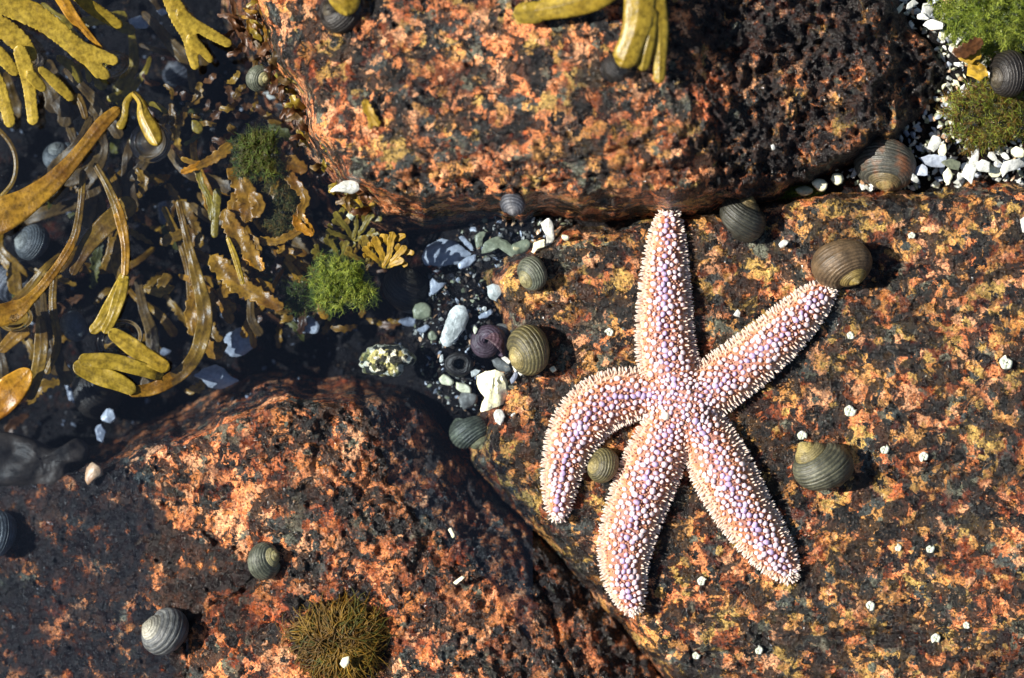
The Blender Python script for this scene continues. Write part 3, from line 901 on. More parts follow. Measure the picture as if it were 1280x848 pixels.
for px, py, s, l in [
    (1258, 454, 22, 'largest white coiled tube worm, near the right edge of the slab'),
    (1062, 513, 20, 'white coiled tube worm straight above the grey olive striped periwinkle'),
    (1002, 545, 16, 'white coiled tube worm touching the top of the grey olive striped periwinkle'),
    (1105, 562, 15, 'white coiled tube worm right of the striped periwinkle, the nearer of two'),
    (1155, 571, 16, 'white coiled tube worm right of the striped periwinkle, the farther of two'),
    (1063, 419, 13, 'small greenish tube worm between the right arm tip and the slab edge'),
    (1122, 685, 12, 'left one of two tiny tube worms side by side below the striped periwinkle'),
    (1162, 686, 14, 'right one of two tiny tube worms side by side below the striped periwinkle'),
    (1087, 757, 16, 'pale tube worm on the dark band right of the lower right arm tip'),
    (1170, 798, 16, 'bright white tube worm near the lower right, lower of a close pair'),
    (1208, 781, 12, 'small white tube worm near the lower right, upper of a close pair'),
    (948, 813, 14, 'white tube worm by the bottom edge below the lower right starfish arm'),
    (877, 727, 15, 'pale green tube worm on yellow rock between the two lowest arms'),
    (870, 819, 13, 'grey white tube worm below the tip of the bottom starfish arm'),
    (1140, 295, 12, 'tiny white tube worm right of the big brown periwinkle'),
    (762, 416, 14, 'greenish tube worm left of the upper starfish arm')]:
    tube_worm(px, py, s, l, random.choice((-1, 1)))

# ------------------------------------------------------------------ shell fragments and pebbles
def frag(name, outline, mat, label, cat='shell fragment', group=None, z=None, lift=0.002, curve=0.25, thick=3.0, tilt=(0, 0), ridges=0, seed=0, hole=0):
    """a broken plate of shell: curved, with real thickness; outline in pixels"""
    o = np.array(outline, float)
    c = o.mean(0)
    rr = random.Random(seed or int(c[0] * 31 + c[1]))
    # refine and roughen outline
    pts = []
    n = len(o)
    for i in range(n):
        a, b = o[i], o[(i + 1) % n]
        m = max(2, int(np.hypot(*(b - a)) / 3.0))
        for t in range(m):
            p = a + (b - a) * t / m
            pts.append(p + np.array([rr.uniform(-.9, .9), rr.uniform(-.9, .9)]))
    pts = np.array(pts)
    # one smoothing
    pts = 0.7 * pts + 0.15 * (np.roll(pts, 1, 0) + np.roll(pts, -1, 0))
    size = np.max(np.ptp(o, axis=0))
    major = o - c
    cov = np.cov(major.T); ev, evec = np.linalg.eigh(cov)
    ax = evec[:, 1]; bx = evec[:, 0]
    half = max(1e-3, np.max(np.abs((pts - c) @ bx)))
    if z is None: z = g1(c[0], c[1], size * 0.2)
    rings = 6
    top = []; N = len(pts)
    def hz(p):
        d = (p - c)
        q = (d @ bx) / half
        h = curve * half * (1 - q * q)
        h += tilt[0] * d[0] - tilt[1] * d[1]
        if ridges:
            ang = math.atan2(d @ bx, d @ ax + size * 0.55)
            h += math.sin(ang * ridges) * size * 0.022
        h += 1.3 * mnoise.noise(Vector((p[0] * 0.13, p[1] * 0.13, 3))) + 0.7 * mnoise.noise(Vector((p[0] * 0.4, p[1] * 0.4, 7)))
        return h
    vs = []; fs = []
    lo = min(hz(p) for p in pts)
    zz = z + lift - lo * S
    for s_ in (0, 1):
        for k_ in range(rings, 0, -1):
            q = k_ / rings
            for p in pts:
                pp = c + (p - c) * q
                edge = 0 if q < 1 else (0.35 * thick)
                h = hz(pp) + (thick * 0.5 - edge if s_ == 0 else -thick * 0.5 + edge)
                vs.append(W(pp[0], pp[1], zz + h * S))
        h = hz(c) + (thick * 0.5 if s_ == 0 else -thick * 0.5)
        vs.append(W(c[0], c[1], zz + h * S))
    B = rings * N + 1
    for s_ in (0, 1):
        for k_ in range(rings - 1):
            for i in range(N):
                q = (s_ * B + k_ * N + i, s_ * B + k_ * N + (i + 1) % N, s_ * B + (k_ + 1) * N + (i + 1) % N, s_ * B + (k_ + 1) * N + i)
                fs.append(q if s_ else q[::-1])
        for i in range(N):
            q = (s_ * B + (rings - 1) * N + i, s_ * B + (rings - 1) * N + (i + 1) % N, s_ * B + rings * N)
            fs.append(q if s_ else q[::-1])
    for i in range(N):
        fs.append((i, (i + 1) % N, B + (i + 1) % N, B + i))
    ob = link(name, vs, fs, mat, loc=W(c[0], c[1], z))
    if 'shell' in name: ob.data.set_sharp_from_angle(angle=math.radians(28))
    return tag(ob, label, cat, group)

def blob(cx, cy, rx, ry, rot, n=7, j=0.25, seed=1):
    rr = random.Random(seed); a = math.radians(rot); out = []
    for i in range(n):
        t = 2 * math.pi * i / n; q = 1 + rr.uniform(-j, j)
        x, y = rx * q * math.cos(t), ry * q * math.sin(t)
        out.append((cx + x * math.cos(a) + y * math.sin(a), cy - x * math.sin(a) + y * math.cos(a)))
    return out

FG = 'broken shell pieces in the gravel pocket'
frag('shell_fragment', [(562, 388), (572, 381), (583, 384), (587, 398), (581, 412), (572, 424), (562, 434), (553, 433), (550, 424), (555, 408)], M_WHITE, 'large smooth white shell piece standing out in the dark gravel', group=FG, curve=0.35, thick=5, lift=.004)
frag('shell_fragment', [(527, 322), (533, 308), (552, 298), (569, 302), (590, 318), (572, 330), (548, 334), (530, 331)], M_BLUE, 'large blue grey shell blade lying in shade under the upper block', group=FG, curve=0.3, lift=.006)
frag('shell_fragment', [(573, 296), (580, 295), (592, 308), (593, 315), (585, 311)], M_BLUE, 'thin blue shell sliver on top of the blue grey blade', group=FG, lift=.004)
frag('shell_fragment', [(572, 330), (583, 321), (595, 318), (595, 326), (585, 334), (573, 337)], M_BLUE, 'pale blue shell chip at the right end of the blue grey blade', group=FG, lift=.004)
frag('shell_fragment', [(593, 295), (600, 290), (608, 290), (604, 298), (603, 308), (596, 312)], M_GRNSH, 'narrow greenish shell shard standing behind the pale shell arch', group=FG)
frag('shell_fragment', [(601, 318), (604, 306), (612, 298), (622, 295), (636, 303), (645, 316), (643, 325), (633, 315), (622, 308), (612, 316)], M_GRNSH, 'arched pale green shell piece left of the upright blade', group=FG, curve=0.4)
frag('shell_fragment', [(675, 279), (687, 272), (692, 284), (693, 296), (687, 311), (682, 311), (683, 297), (679, 287)], M_WHITE, 'upright white shell blade against the upper block', group=FG, lift=.004, curve=.1)
frag('shell_fragment', [(664, 315), (668, 303), (680, 298), (683, 308), (672, 312), (667, 318)], M_CREAM, 'small cream shell chip leaning on the upright white blade', group=FG)
frag('pebble', blob(652, 308, 13, 9, 20, 8, .15, 5), M_GRNSH, 'greenish grey pebble between the arched shell and the upright blade', cat='pebble', curve=.6, thick=5)
frag('pebble', blob(706, 297, 5, 4, 0, 8, .15, 6), M_CREAM, 'round cream pebble right of the upright white blade', cat='pebble', curve=.7, thick=4)
frag('shell_fragment', [(608, 358), (617, 355), (629, 358), (629, 366), (620, 377), (611, 373)], M_WHITE, 'small bright white shell chip above the large smooth white piece', group=FG, thick=4)
frag('shell_fragment', [(598, 396), (604, 391), (615, 386), (617, 391), (610, 397), (600, 400)], M_BLUE, 'slim pale shell splinter right of the large smooth white piece', group=FG)
frag('shell_fragment', [(537, 352), (541, 347), (548, 354), (559, 353), (552, 360), (545, 368), (538, 368)], M_BLUE, 'forked bluish shell chip in dark water below the blue blade', group=FG)
# cream ribbed shell
frag('ribbed_shell', [(596, 470), (607, 464), (619, 462), (629, 466), (635, 478), (637, 492), (634, 504), (624, 508), (612, 512), (600, 516), (601, 505), (606, 497), (597, 487)], M_CREAM,
     'cream yellow ribbed shell with a broken edge in the gravel left of the starfish', cat='shell', curve=0.55, thick=4, ridges=17, lift=.004)
frag('shell_fragment', [(616, 518), (621, 512), (629, 513), (632, 521), (626, 532), (619, 527)], M_WHITE, 'small white shell chip below the cream ribbed shell', group=FG, thick=4)
frag('shell_fragment', [(640, 517), (645, 516), (643, 520), (638, 521)], M_WHITE, 'tiny white splinter right of the chip below the ribbed shell', group=FG, thick=2)
frag('pebble', [(548, 473), (554, 467), (563, 472), (569, 478), (563, 484), (552, 481)], M_CREAM, 'pale angular pebble left of the ribbed shell, left of a pair', cat='pebble', thick=6, curve=.4)
frag('pebble', [(570, 478), (580, 478), (590, 485), (589, 492), (577, 491), (569, 485)], M_CREAM, 'pale angular pebble touching the ribbed shell, right of a pair', cat='pebble', thick=6, curve=.4)
frag('pebble', blob(585, 500, 14, 12, 30, 8, .15, 9), M_PEB, 'flat dark grey pebble between the ribbed shell and the green snail', cat='pebble', curve=.4, thick=6)
frag('pebble', blob(628, 457, 14, 8, -25, 8, .15, 10), M_PEB, 'dark grey pebble wedged above the ribbed shell', cat='pebble', curve=.6, thick=7)
frag('shell_fragment', [(625, 447), (632, 445), (640, 452), (636, 456)], M_WHITE, 'white chip between the purple shell and the ochre snail', group=FG, thick=4, lift=.005)
frag('shell_fragment', [(640, 458), (646, 455), (649, 463), (644, 467)], M_WHITE, 'white chip under the ochre ringed snail', group=FG, thick=4, lift=.005)
frag('shell_fragment', [(588, 464), (594, 461), (602, 463), (597, 470), (590, 472)], M_WHITE, 'white chip at the upper left corner of the ribbed shell', group=FG, thick=4, lift=.004)
frag('shell_fragment', [(590, 412), (594, 407), (598, 411), (593, 420)], M_CREAM, 'cream chip at the left rim of the purple shell', group=FG, thick=4, lift=.004)
frag('pebble', blob(625, 413, 12, 9, 10, 8, .15, 12), M_PEB, 'grey pebble behind the purple shell', cat='pebble', curve=.6, thick=7)
frag('pebble', blob(528, 388, 14, 12, 0, 8, .2, 13), M_GRNSH, 'flat olive pebble in dim water beside the black brown snail', cat='pebble', curve=.35, thick=6)
frag('shell_fragment', blob(510, 402, 12, 6, -10, 7, .2, 14), M_DIMB, 'slate shell piece left of the olive pebble', group=FG)
frag('shell_fragment', blob(529, 412, 8, 5, 20, 7, .2, 15), M_BLUE, 'bluish chip below the olive pebble', group=FG)
frag('pebble', blob(541, 420, 7, 7, 0, 7, .2, 16), M_GRNSH, 'small greenish pebble left of the large smooth white piece', cat='pebble', thick=5, curve=.5)
frag('shell_fragment', blob(552, 448, 3, 5, 0, 6, .2, 17), M_WHITE, 'tiny white chip above the dark shell mouth', group=FG, thick=3)
frag('shell_fragment', [(637, 475), (643, 465), (648, 463), (647, 473), (640, 482)], M_DIMB, 'small striped slate splinter right of the ribbed shell', group=FG, thick=3)
frag('shell_fragment', [(647, 466), (651, 463), (655, 468), (650, 471)], M_WHITE, 'white chip right of the striped slate splinter', group=FG, thick=3)
frag('shell_fragment', [(686, 461), (692, 457), (697, 463), (690, 467)], M_CREAM, 'cream chip on the slab between the ochre snail and the left arm', group=FG, thick=3)
def crusted():
    t = NT('barnacle_crust'); co = t.coord()
    v = t.voro(t.vadd(co, t.sub05(t.noise(co, 500, 3, .6, 'Color')), .002), 420, 'Color'); sp = t.n('ShaderNodeSeparateColor'); t.L(v, sp.inputs[0])
    c = t.ramp(sp.outputs[0], [(0, (.02, .022, .015)), (.3, (.10, .11, .04)), (.42, (.45, .42, .16)), (.58, (.80, .78, .60)), (.9, (.24, .19, .05))], 'CONSTANT')
    c = t.mix(1.0, c, t.ramp(t.noise(co, 900, 4, .7), [(.3, .4), (.65, 1.2)]), 'MULTIPLY')
    return t.done(t.bsdf(c, .4, t.bump(t.math('ADD', sp.outputs[1], t.noise(co, 800, 4, .7)), .9, .002)))
vs = []; fs = []; nr, ns = 26, 72; cx, cy, rx, ry = 481, 450, 34, 22
for i in range(nr + 1):
    q = i / nr
    for j in range(ns):
        a = 2 * math.pi * j / ns
        k_ = 1 + .30 * mnoise.noise(Vector((math.cos(a) * 1.6, math.sin(a) * 1.6, 4.2))) + .10 * mnoise.noise(Vector((math.cos(a) * 5, math.sin(a) * 5, 1)))
        x, y = cx + rx * q * k_ * math.cos(a), cy + ry * q * k_ * math.sin(a)
        hh = 17 * max(0, 1 - q ** 2.6) ** .6 + (5 * mnoise.noise(Vector((x * .09, y * .09, 2))) + 3.5 * mnoise.noise(Vector((x * .22, y * .22, 5))) + 1.6 * mnoise.noise(Vector((x * .5, y * .5, 8)))) * (1 - q ** 4)
        vs.append(W(x, y, -.008 + hh * S * (1 if q < 1 else 0) - (.006 if q == 1 else 0)))
for i in range(nr):
    for j in range(ns):
        a = i * ns + j; b = i * ns + (j + 1) % ns
        fs.append((a, a + ns, b + ns, b))
tag(link('crusted_stone', vs, fs, crusted(), loc=W(cx, cy, -.014)), 'speckled yellow green barnacle crusted lump at the top of the rusty block', 'stone')
# pool shells
PG = 'bluish shell pieces in the dark pool'
frag('shell_fragment', [(278, 430), (283, 418), (298, 410), (312, 410), (323, 418), (317, 435), (304, 445), (290, 447), (280, 440)], M_BLUE, 'oval blue grey shell piece in the pool right of the curled seaweed loop', group=PG, z=-.03)
frag('shell_fragment', [(241, 470), (255, 460), (270, 456), (280, 460), (288, 470), (300, 476), (288, 482), (276, 487), (260, 484), (252, 474)], M_BLUE, 'crumpled white blue shell piece below the oval blue one', group=PG, z=-.028, curve=.5)
frag('shell_fragment', [(371, 398), (390, 394), (400, 408), (396, 417), (376, 417)], M_BLUE, 'square pale shell piece below the green algae mound', group=PG, z=-.03)
frag('shell_fragment', [(126, 520), (134, 510), (143, 512), (146, 523), (138, 530), (128, 527)], M_BLUE, 'small blue white shell chip above the dark flat stone', group=PG, z=-.03)
frag('shell_fragment', [(118, 535), (126, 530), (134, 540), (128, 555), (121, 550)], M_DIMB, 'dim slate shell chip beside the orange pebble', group=PG, z=-.03)
frag('shell_fragment', [(196, 255), (208, 250), (214, 268), (208, 285), (199, 278)], M_DIMB, 'slate shell piece upright in the pool left of the golden seaweed', group=PG, z=-.045)
frag('shell_fragment', [(80, 478), (90, 485), (94, 505), (86, 500)], M_DIMB, 'slim slate splinter sunk under the lower seaweed', group=PG, z=-.045)
frag('shell_fragment', [(160, 24), (175, 20), (190, 26), (184, 36), (166, 36)], M_BLUE, 'blue shell piece behind the upper left fronds', group=PG, z=-.03)
frag('shell_fragment', [(193, 440), (205, 434), (216, 438), (206, 446)], M_DIMB, 'slate shell chip inside the seaweed loop', group=PG, z=-.04)
frag('shell_fragment', [(195, 14), (205, 10), (212, 16), (202, 20)], M_BLUE, 'little bluish chip left of the forked frond base', group=PG, z=-.03)
frag('shell_fragment', [(412, 240), (425, 228), (436, 225), (447, 226), (450, 238), (440, 243), (428, 240)], M_WHITE, 'white and blue shell piece at the foot of the upper block by the yellow alga', group=PG, curve=.45, lift=.006)
frag('shell_fragment', [(432, 270), (440, 262), (446, 268), (440, 276)], M_CREAM, 'small pale green chip amid the yellow alga', group=PG, z=-.012)
for i, (x, y, r) in enumerate([(340, 122, 7), (351, 134, 8), (362, 148, 5), (332, 116, 5)]):
    frag('shell_fragment', blob(x, y, r, r * .55, -40 + i * 15, 7, .3, 80 + i), M_WHITE, ['white shell chip below the pale greenish snail', 'larger white shell chip in the crack left of the upper block', 'lowest white chip in the crack left of the upper block', 'white chip touching the pale greenish snail'][i], group=PG, lift=.004)
def lump(name, poly, h, z, mat, label, cat='stone'):
    c = np.mean(poly, 0); n_ = 72; D = densify(np.vstack([poly, poly[:1]]).astype(float), max(2, n_ // len(poly)))[:-1, :2]; ns = len(D); nr = 22; vs = []; fs = []
    for i in range(nr + 1):
        q = i / nr
        for j in range(ns):
            x, y = c + (D[j] - c) * q
            e = max(0, 1 - q ** 4) ** .6
            hh = h * e * (.8 + .35 * mnoise.noise(Vector((x * .03, y * .03, 2)))) + e * (3 * mnoise.noise(Vector((x * .08, y * .08, 6))) + 1.5 * mnoise.noise(Vector((x * .25, y * .25, 9))))
            vs.append(W(x, y, z + hh * S - (.008 if q == 1 else 0)))
    for i in range(nr):
        for j in range(ns):
            a = i * ns + j; b = i * ns + (j + 1) % ns; fs.append((a, a + ns, b + ns, b))
    return tag(link(name, vs, fs, mat, loc=W(c[0], c[1], z)), label, cat)
lump('stone', np.array([(-40, 556), (0, 540), (40, 548), (70, 560), (96, 548), (112, 560), (108, 576), (90, 582), (84, 602), (60, 616), (30, 610), (-40, 606)]), 26, -.022, M_STONE, 'flat dark brown grey stone at the pool edge on the left')
frag('pebble', [(106, 600), (107, 585), (115, 577), (128, 584), (130, 594), (118, 600), (110, 608)], M_PEBO, 'orange and white pebble at the right end of the flat dark stone', cat='pebble', curve=.6, thick=8)
# chips on the slabs
CG = 'white shell chips on the slab'
frag('shell_fragment', [(973, 305), (980, 299), (987, 302), (982, 309), (975, 311)], M_WHITE, 'white angular chip below the charcoal periwinkle', group=CG, thick=3)
frag('shell_fragment', [(916, 394), (922, 386), (926, 390), (925, 397)], M_WHITE, 'white chip right of the upper starfish arm above the right arm', group=CG, thick=3)
frag('shell_fragment', [(1275, 275), (1284, 268), (1286, 292), (1278, 290)], M_WHITE, 'white chip cut by the right frame edge', group=CG, thick=3)
frag('shell_fragment', [(963, 182), (968, 180), (969, 187), (964, 188)], M_WHITE, 'tiny white chip on the shaded end of the upper block', group=CG, thick=3)
frag('shell_fragment', [(566, 728), (578, 720), (582, 722), (570, 732)], M_CREAM, 'tan splinter on the right flank of the rusty block', group=CG, thick=4)
frag('shell_fragment', [(560, 662), (564, 660), (570, 672), (566, 673)], M_CREAM, 'second tan splinter on the rusty flank, above the other', group=CG, thick=3)
# cream stones in the right crevice
frag('pebble', blob(1006, 239, 12, 7, -10, 8, .2, 90), M_GRNSH, 'mossy green pebble in the crevice, left of three', cat='pebble', curve=.6, thick=8, lift=.004)
frag('pebble', blob(1026, 232, 11, 8, -20, 8, .2, 91), M_CREAM, 'cream pebble in the crevice, middle of three', cat='pebble', curve=.6, thick=8, lift=.004)
frag('pebble', blob(1047, 224, 8, 8, 0, 8, .2, 92), M_CREAM, 'pale pebble in the crevice nearest the rusty lipped snail', cat='pebble', curve=.6, thick=8, lift=.004)
frag('shell_fragment', [(1062, 222), (1068, 208), (1076, 200), (1074, 215), (1068, 224)], M_WHITE, 'curved white shell rim at the left side of the rusty lipped snail', group='white shells in the right crevice', thick=3)
RG = 'white shells in the right crevice'
pos = [(1170, 178, 11, 7), (1164, 200, 14, 9), (1152, 214, 12, 7), (1190, 206, 9, 8), (1183, 222, 9, 6), (1218, 198, 11, 6), (1214, 216, 10, 9), (1228, 206, 8, 9), (1242, 216, 10, 7), (1240, 196, 9, 5), (1257, 210, 10, 7), (1270, 206, 9, 9), (1272, 190, 8, 6), (1200, 222, 7, 5), (1256, 195, 7, 5), (1145, 224, 8, 5), (1176, 190, 8, 6), (1206, 208, 6, 8)]
lab = ['white shell flake topmost by the foot of the green mound', 'bluish white flake right of the rusty lipped snail', 'slate white flake lowest next to the rusty lipped snail', 'tan shell flake under the green mound']
for i, (x, y, a, b) in enumerate(pos):
    m = [M_WHITE, M_BLUE, M_BLUE, M_GRNSH][i] if i < 4 else (M_WHITE if i % 4 else M_CREAM)
    frag('shell_fragment', blob(x, y, a * 1.1, b * 1.05, random.uniform(0, 180), 5, .5, 100 + i), m, lab[i] if i < 4 else 'bright shell flake heaped in the crevice below the olive green mound', group=RG, lift=.002 + (i % 4) * .0015, curve=.14, thick=1.5, z=-.008, tilt=(random.uniform(-.45, .45), random.uniform(-.45, .45)))
pos = [(1122, 14, 10, 6), (1140, 6, 8, 6), (1168, 32, 12, 7), (1178, 46, 8, 6), (1160, 12, 9, 7), (1200, 42, 12, 6), (1192, 60, 9, 4), (1105, 5, 8, 5), (1152, 22, 7, 5), (1064, 4, 7, 4), (1186, 30, 8, 6)]
for i, (x, y, a, b) in enumerate(pos):
    frag('shell_fragment', blob(x, y, a * 1.15, b * 1.1, random.uniform(0, 180), 5, .5, 140 + i), M_WHITE if i % 3 else M_CREAM, 'white shell flake along the upper right rim of the upper block', group='white shells along the upper rim', lift=.003 + (i % 3) * .002, curve=.14, thick=1.5, z=-.006, tilt=(random.uniform(-.45, .45), random.uniform(-.45, .45)))

# fine shell grit and gravel: uncountable
def grit(name, region, count, mats, smin, smax, fn, seed):
    rr = np.random.default_rng(seed); vs = []; fs = []; fm = []
    x0, x1, y0, y1 = region
    pts = np.stack([rr.uniform(x0, x1, count * 6), rr.uniform(y0, y1, count * 6)], -1)
    ok = fn(pts[:, 0], pts[:, 1]); pts = pts[ok][:count]
    zz = ground(pts[:, 0], pts[:, 1])
    for (x, y), z in zip(pts, zz):
        s = rr.uniform(smin, smax) * S; c = np.array(W(x, y, z + s * 0.3)); b = len(vs)
        R = rr.normal(0, 1, (3, 3)); R, _ = np.linalg.qr(R)
        sc = np.array([1, rr.uniform(.5, .9), rr.uniform(.18, .6)]) * s
        for d in ((1, 0, 0), (-1, 0, 0), (0, 1, 0), (0, -1, 0), (0, 0, 1), (0, 0, -1), (.7, .7, .3), (-.6, .6, -.3)):
            vs.append(c + R @ (np.array(d) * sc * rr.uniform(.75, 1.1)))
        m = rr.integers(0, len(mats))
        for f in ((0, 2, 4), (2, 1, 4), (1, 3, 4), (3, 0, 4), (2, 0, 5), (1, 2, 5), (3, 1, 5), (0, 3, 5), (0, 6, 4), (6, 2, 4), (0, 2, 6), (1, 7, 5), (7, 2, 5)):
            fs.append(tuple(b + i for i in f)); fm.append(m)
    o = link(name, vs, fs, mats, smooth=False, fmat=fm)
    return o
def pocket(u, v):
    return (zbed(u, v) >= np.maximum.reduce([zA(u, v), zB(u, v), zC(u, v)]) - 0.001) & (zbed(u, v) > -0.03)
o = grit('gravel', (470, 720, 270, 600), 900, [M_PEB, M_GRNSH, M_STONE, M_STONE, M_BLACK, M_BLUE, M_STONE, M_PEBO, M_BLACK, M_PEB, M_WHITE], 1.5, 6.0, pocket, 5); tag(o, 'fine dark gravel with shell grit filling the pocket left of the slab', 'gravel', kind='stuff')
o = grit('shell_grit', (1040, 1300, -20, 236), 900, [M_WHITE, M_CREAM, M_BLUE, M_WHITE, M_GRNSH, M_PEBO, M_WHITE], 2.0, 8.0, lambda u, v: pocket(u, v), 6); tag(o, 'white shell grit lying in the right hand crevice', 'shell grit', kind='stuff')
o = grit('pool_gravel', (0, 520, 20, 560), 1100, [M_STONE, M_STONE, M_BLACK, M_STONE, M_BED, M_BLACK, M_DIMB], 1.5, 6.0, lambda u, v: ground(u, v) < -0.02, 8); tag(o, 'dark pebbles and grit on the bed of the pool', 'gravel', kind='stuff')

# ------------------------------------------------------------------ seaweed
def ribbon(pts, thick=1.6, wave=0.0, serr=0.0, cup=0.15, n=8, tip=True, base_tip=True, seed=0, roll=0.0, sub=False):
    """flat frond; pts (px,py,halfwidth,z); returns verts, faces, rib values"""
    D = densify([tuple(p) for p in pts], n)
    rr = random.Random(seed + int(pts[0][0] * 7 + pts[0][1]))
    L = np.concatenate([[0], np.cumsum(np.hypot(*np.diff(D[:, :2], axis=0).T))])
    tot = L[-1]
    # resample evenly
    m = max(6, int(tot / 3.0)); s = np.linspace(0, tot, m)
    # extra samples at the tip
    wt = max(1.0, D[-1, 2]); s = np.unique(np.concatenate([s, tot - wt * (1 - np.cos(np.linspace(0, np.pi / 2, 6)))]))
    s = np.clip(s, 0, tot)
    Q = np.stack([np.interp(s, L, D[:, i]) for i in range(4)], -1)
    T = np.gradient(Q[:, :2], axis=0); T /= np.maximum(1e-6, np.hypot(T[:, 0], T[:, 1]))[:, None]
    Nn = np.stack([-T[:, 1], T[:, 0]], -1)
    if sub: Q[:, 3] -= 0.0024 * np.exp(-(s / 9.0) ** 2)
    w = Q[:, 2].copy()
    if tip:
        q = np.clip((tot - s) / np.maximum(w, 1), 0, 1); w = w * np.sqrt(np.clip(1 - (1 - q) ** 2, 0.02, 1))
    if base_tip:
        q = np.clip(s / np.maximum(w, 1), 0, 1); w = w * np.sqrt(np.clip(1 - (1 - q) ** 2, 0.05, 1))
    ph = rr.uniform(0, 6)
    cs = np.array([-1, -0.8, -0.45, -0.15, 0, 0.15, 0.45, 0.8, 1.0])
    th = np.array([0.12, 0.55, 0.75, 0.95, 1.25, 0.95, 0.75, 0.55, 0.12])
    V = []; ribv = []
    for side in (1, -1):
        for k_ in range(len(cs)):
            ww = w.copy()
            if serr and abs(cs[k_]) > 0.7:
                ww = w * (1 + serr * np.sin(s * 0.75 + (2 if cs[k_] > 0 else 0) + 1.5 * np.sin(s * 0.21 + ph)))
            px = Q[:, 0] + Nn[:, 0] * cs[k_] * ww; py = Q[:, 1] + Nn[:, 1] * cs[k_] * ww
            hz = side * th[k_] * thick * 0.5 + cup * w * cs[k_] ** 2 + wave * np.sin(s * 0.16 + ph + (1.4 if cs[k_] > 0 else 0)) * abs(cs[k_]) * w * 0.5 + roll * cs[k_] * w
            z = Q[:, 3] + hz * S
            kk = S * (1 - Q[:, 3] / H)
            V.append(np.stack([(px - 640) * kk, (424 - py) * kk, z], -1)); ribv.append(np.full(len(s), max(0, 1 - abs(cs[k_]) * 4)))
    ns = len(s); nc = len(cs)
    V = np.vstack(V); ribv = np.concatenate(ribv)
    # closed loop order: top -1..1, bottom 1..-1
    order = list(range(nc)) + [nc + k_ for k_ in range(nc - 1, -1, -1)]
    fs = []
    for a, b in zip(order, order[1:] + order[:1]):
        for i in range(ns - 1):
            fs.append((a * ns + i, b * ns + i, b * ns + i + 1, a * ns + i + 1))
    fs.append([k_ * ns for k_ in order][::-1]); fs.append([k_ * ns + ns - 1 for k_ in order])
    return V, fs, ribv

def plant(name, label, cat, base, fronds, group=None):
    """fronds: list of (material, [branches], kwargs); each entry is one frond part of the plant"""
    root = empty(name, W(*base), label, cat, group)
    for mat, branches, kw in fronds:
        vs = []; fs = []; rb = []; b = 0; kw = dict(kw); fuse = kw.pop('fuse', False)
        for bi, br in enumerate(branches):
            V, F_, R_ = ribbon(br, sub=bi > 0 and not fuse, **kw)
            fs += [tuple(i + b for i in f) for f in F_]; vs.append(V); rb.append(R_); b += len(V)
        o = link('frond', np.vstack(vs), fs, mat, root)
        if fuse:
            md = o.modifiers.new('fuse', 'REMESH'); md.mode = 'VOXEL'; md.voxel_size = 0.00042; md.use_smooth_shade = True
            sm = o.modifiers.new('soft', 'SMOOTH'); sm.iterations = 6; sm.factor = .5
        at = o.data.attributes.new('rib', 'FLOAT', 'POINT'); at.data.foreach_set('value', np.concatenate(rb).astype(np.float32))
    return root
def zl(pts, z0, z1=None):
    z1 = z0 if z1 is None else z1
    n = len(pts); return [(p[0], p[1], p[2], z0 + (z1 - z0) * i / (n - 1)) for i, p in enumerate(pts)]
K = dict(thick=3.4, wave=0.10, cup=0.04, fuse=True)
plant('wrack', 'olive yellow forked wrack spreading in from the upper left corner', 'seaweed', (-10, 20, -.004), [
    (M_OLIVE, [zl([(-40, -15, 14), (0, 2, 16), (32, 14, 17), (60, 30, 15), (84, 50, 13), (106, 68, 13), (122, 80, 9)], .016, .006), zl([(96, 58, 9), (122, 68, 9), (148, 78, 7)], .008, .006), zl([(104, 66, 10), (122, 86, 9), (137, 98, 7)], .008, .004), zl([(106, 70, 8), (118, 88, 6), (125, 98, 5)], .007, .004)], K),
    (M_OLIVE, [zl([(-40, 20, 13), (-5, 30, 14), (22, 50, 14), (36, 66, 11), (44, 76, 7)], .014, .006), zl([(22, 56, 9), (32, 85, 11), (37, 112, 9), (42, 157, 8)], .012, .003), zl([(34, 90, 8), (46, 103, 8), (57, 114, 6)], .010, .006), zl([(48, 84, 5), (70, 104, 8), (92, 126, 6)], .012, .004)], K),
    (M_OLIVE, [zl([(-40, 45, 10), (-8, 62, 10), (10, 80, 9), (22, 95, 6)], .010, .004)], K),
    (M_OLIVE, [zl([(-40, 75, 10), (-8, 96, 10), (6, 130, 9), (14, 160, 8)], .008, .002)], K),
    (M_GOLD, [zl([(60, -30, 8), (78, 0, 8), (92, 22, 7), (112, 45, 4), (127, 62, 3)], .010, .004)], dict(thick=2, wave=.4)),
    (M_TIPOL, [zl([(80, -25, 8), (105, 2, 9), (128, 18, 9), (153, 34, 6)], .004, -.004)], K),
    (M_TIPOL, [zl([(70, 70, 5), (90, 84, 7), (102, 104, 5)], -.006, -.012), zl([(92, 84, 5), (108, 84, 5), (112, 104, 4)], -.006, -.014)], K),
])
plant('wrack', 'single olive yellow wrack frond hanging from the top edge with three forked tips', 'seaweed', (205, -20, 0), [
    (M_OLIVE, [zl([(198, -40, 10), (212, -5, 11), (224, 20, 13), (236, 44, 11), (240, 66, 8), (245, 88, 6)], .016, .006), zl([(222, 14, 9), (240, 28, 8), (262, 42, 8), (290, 57, 6)], .014, .006), zl([(236, 46, 8), (250, 60, 7), (266, 78, 5)], .011, .006)], K)])
KB = dict(thick=3, wave=0.25, cup=0.2)
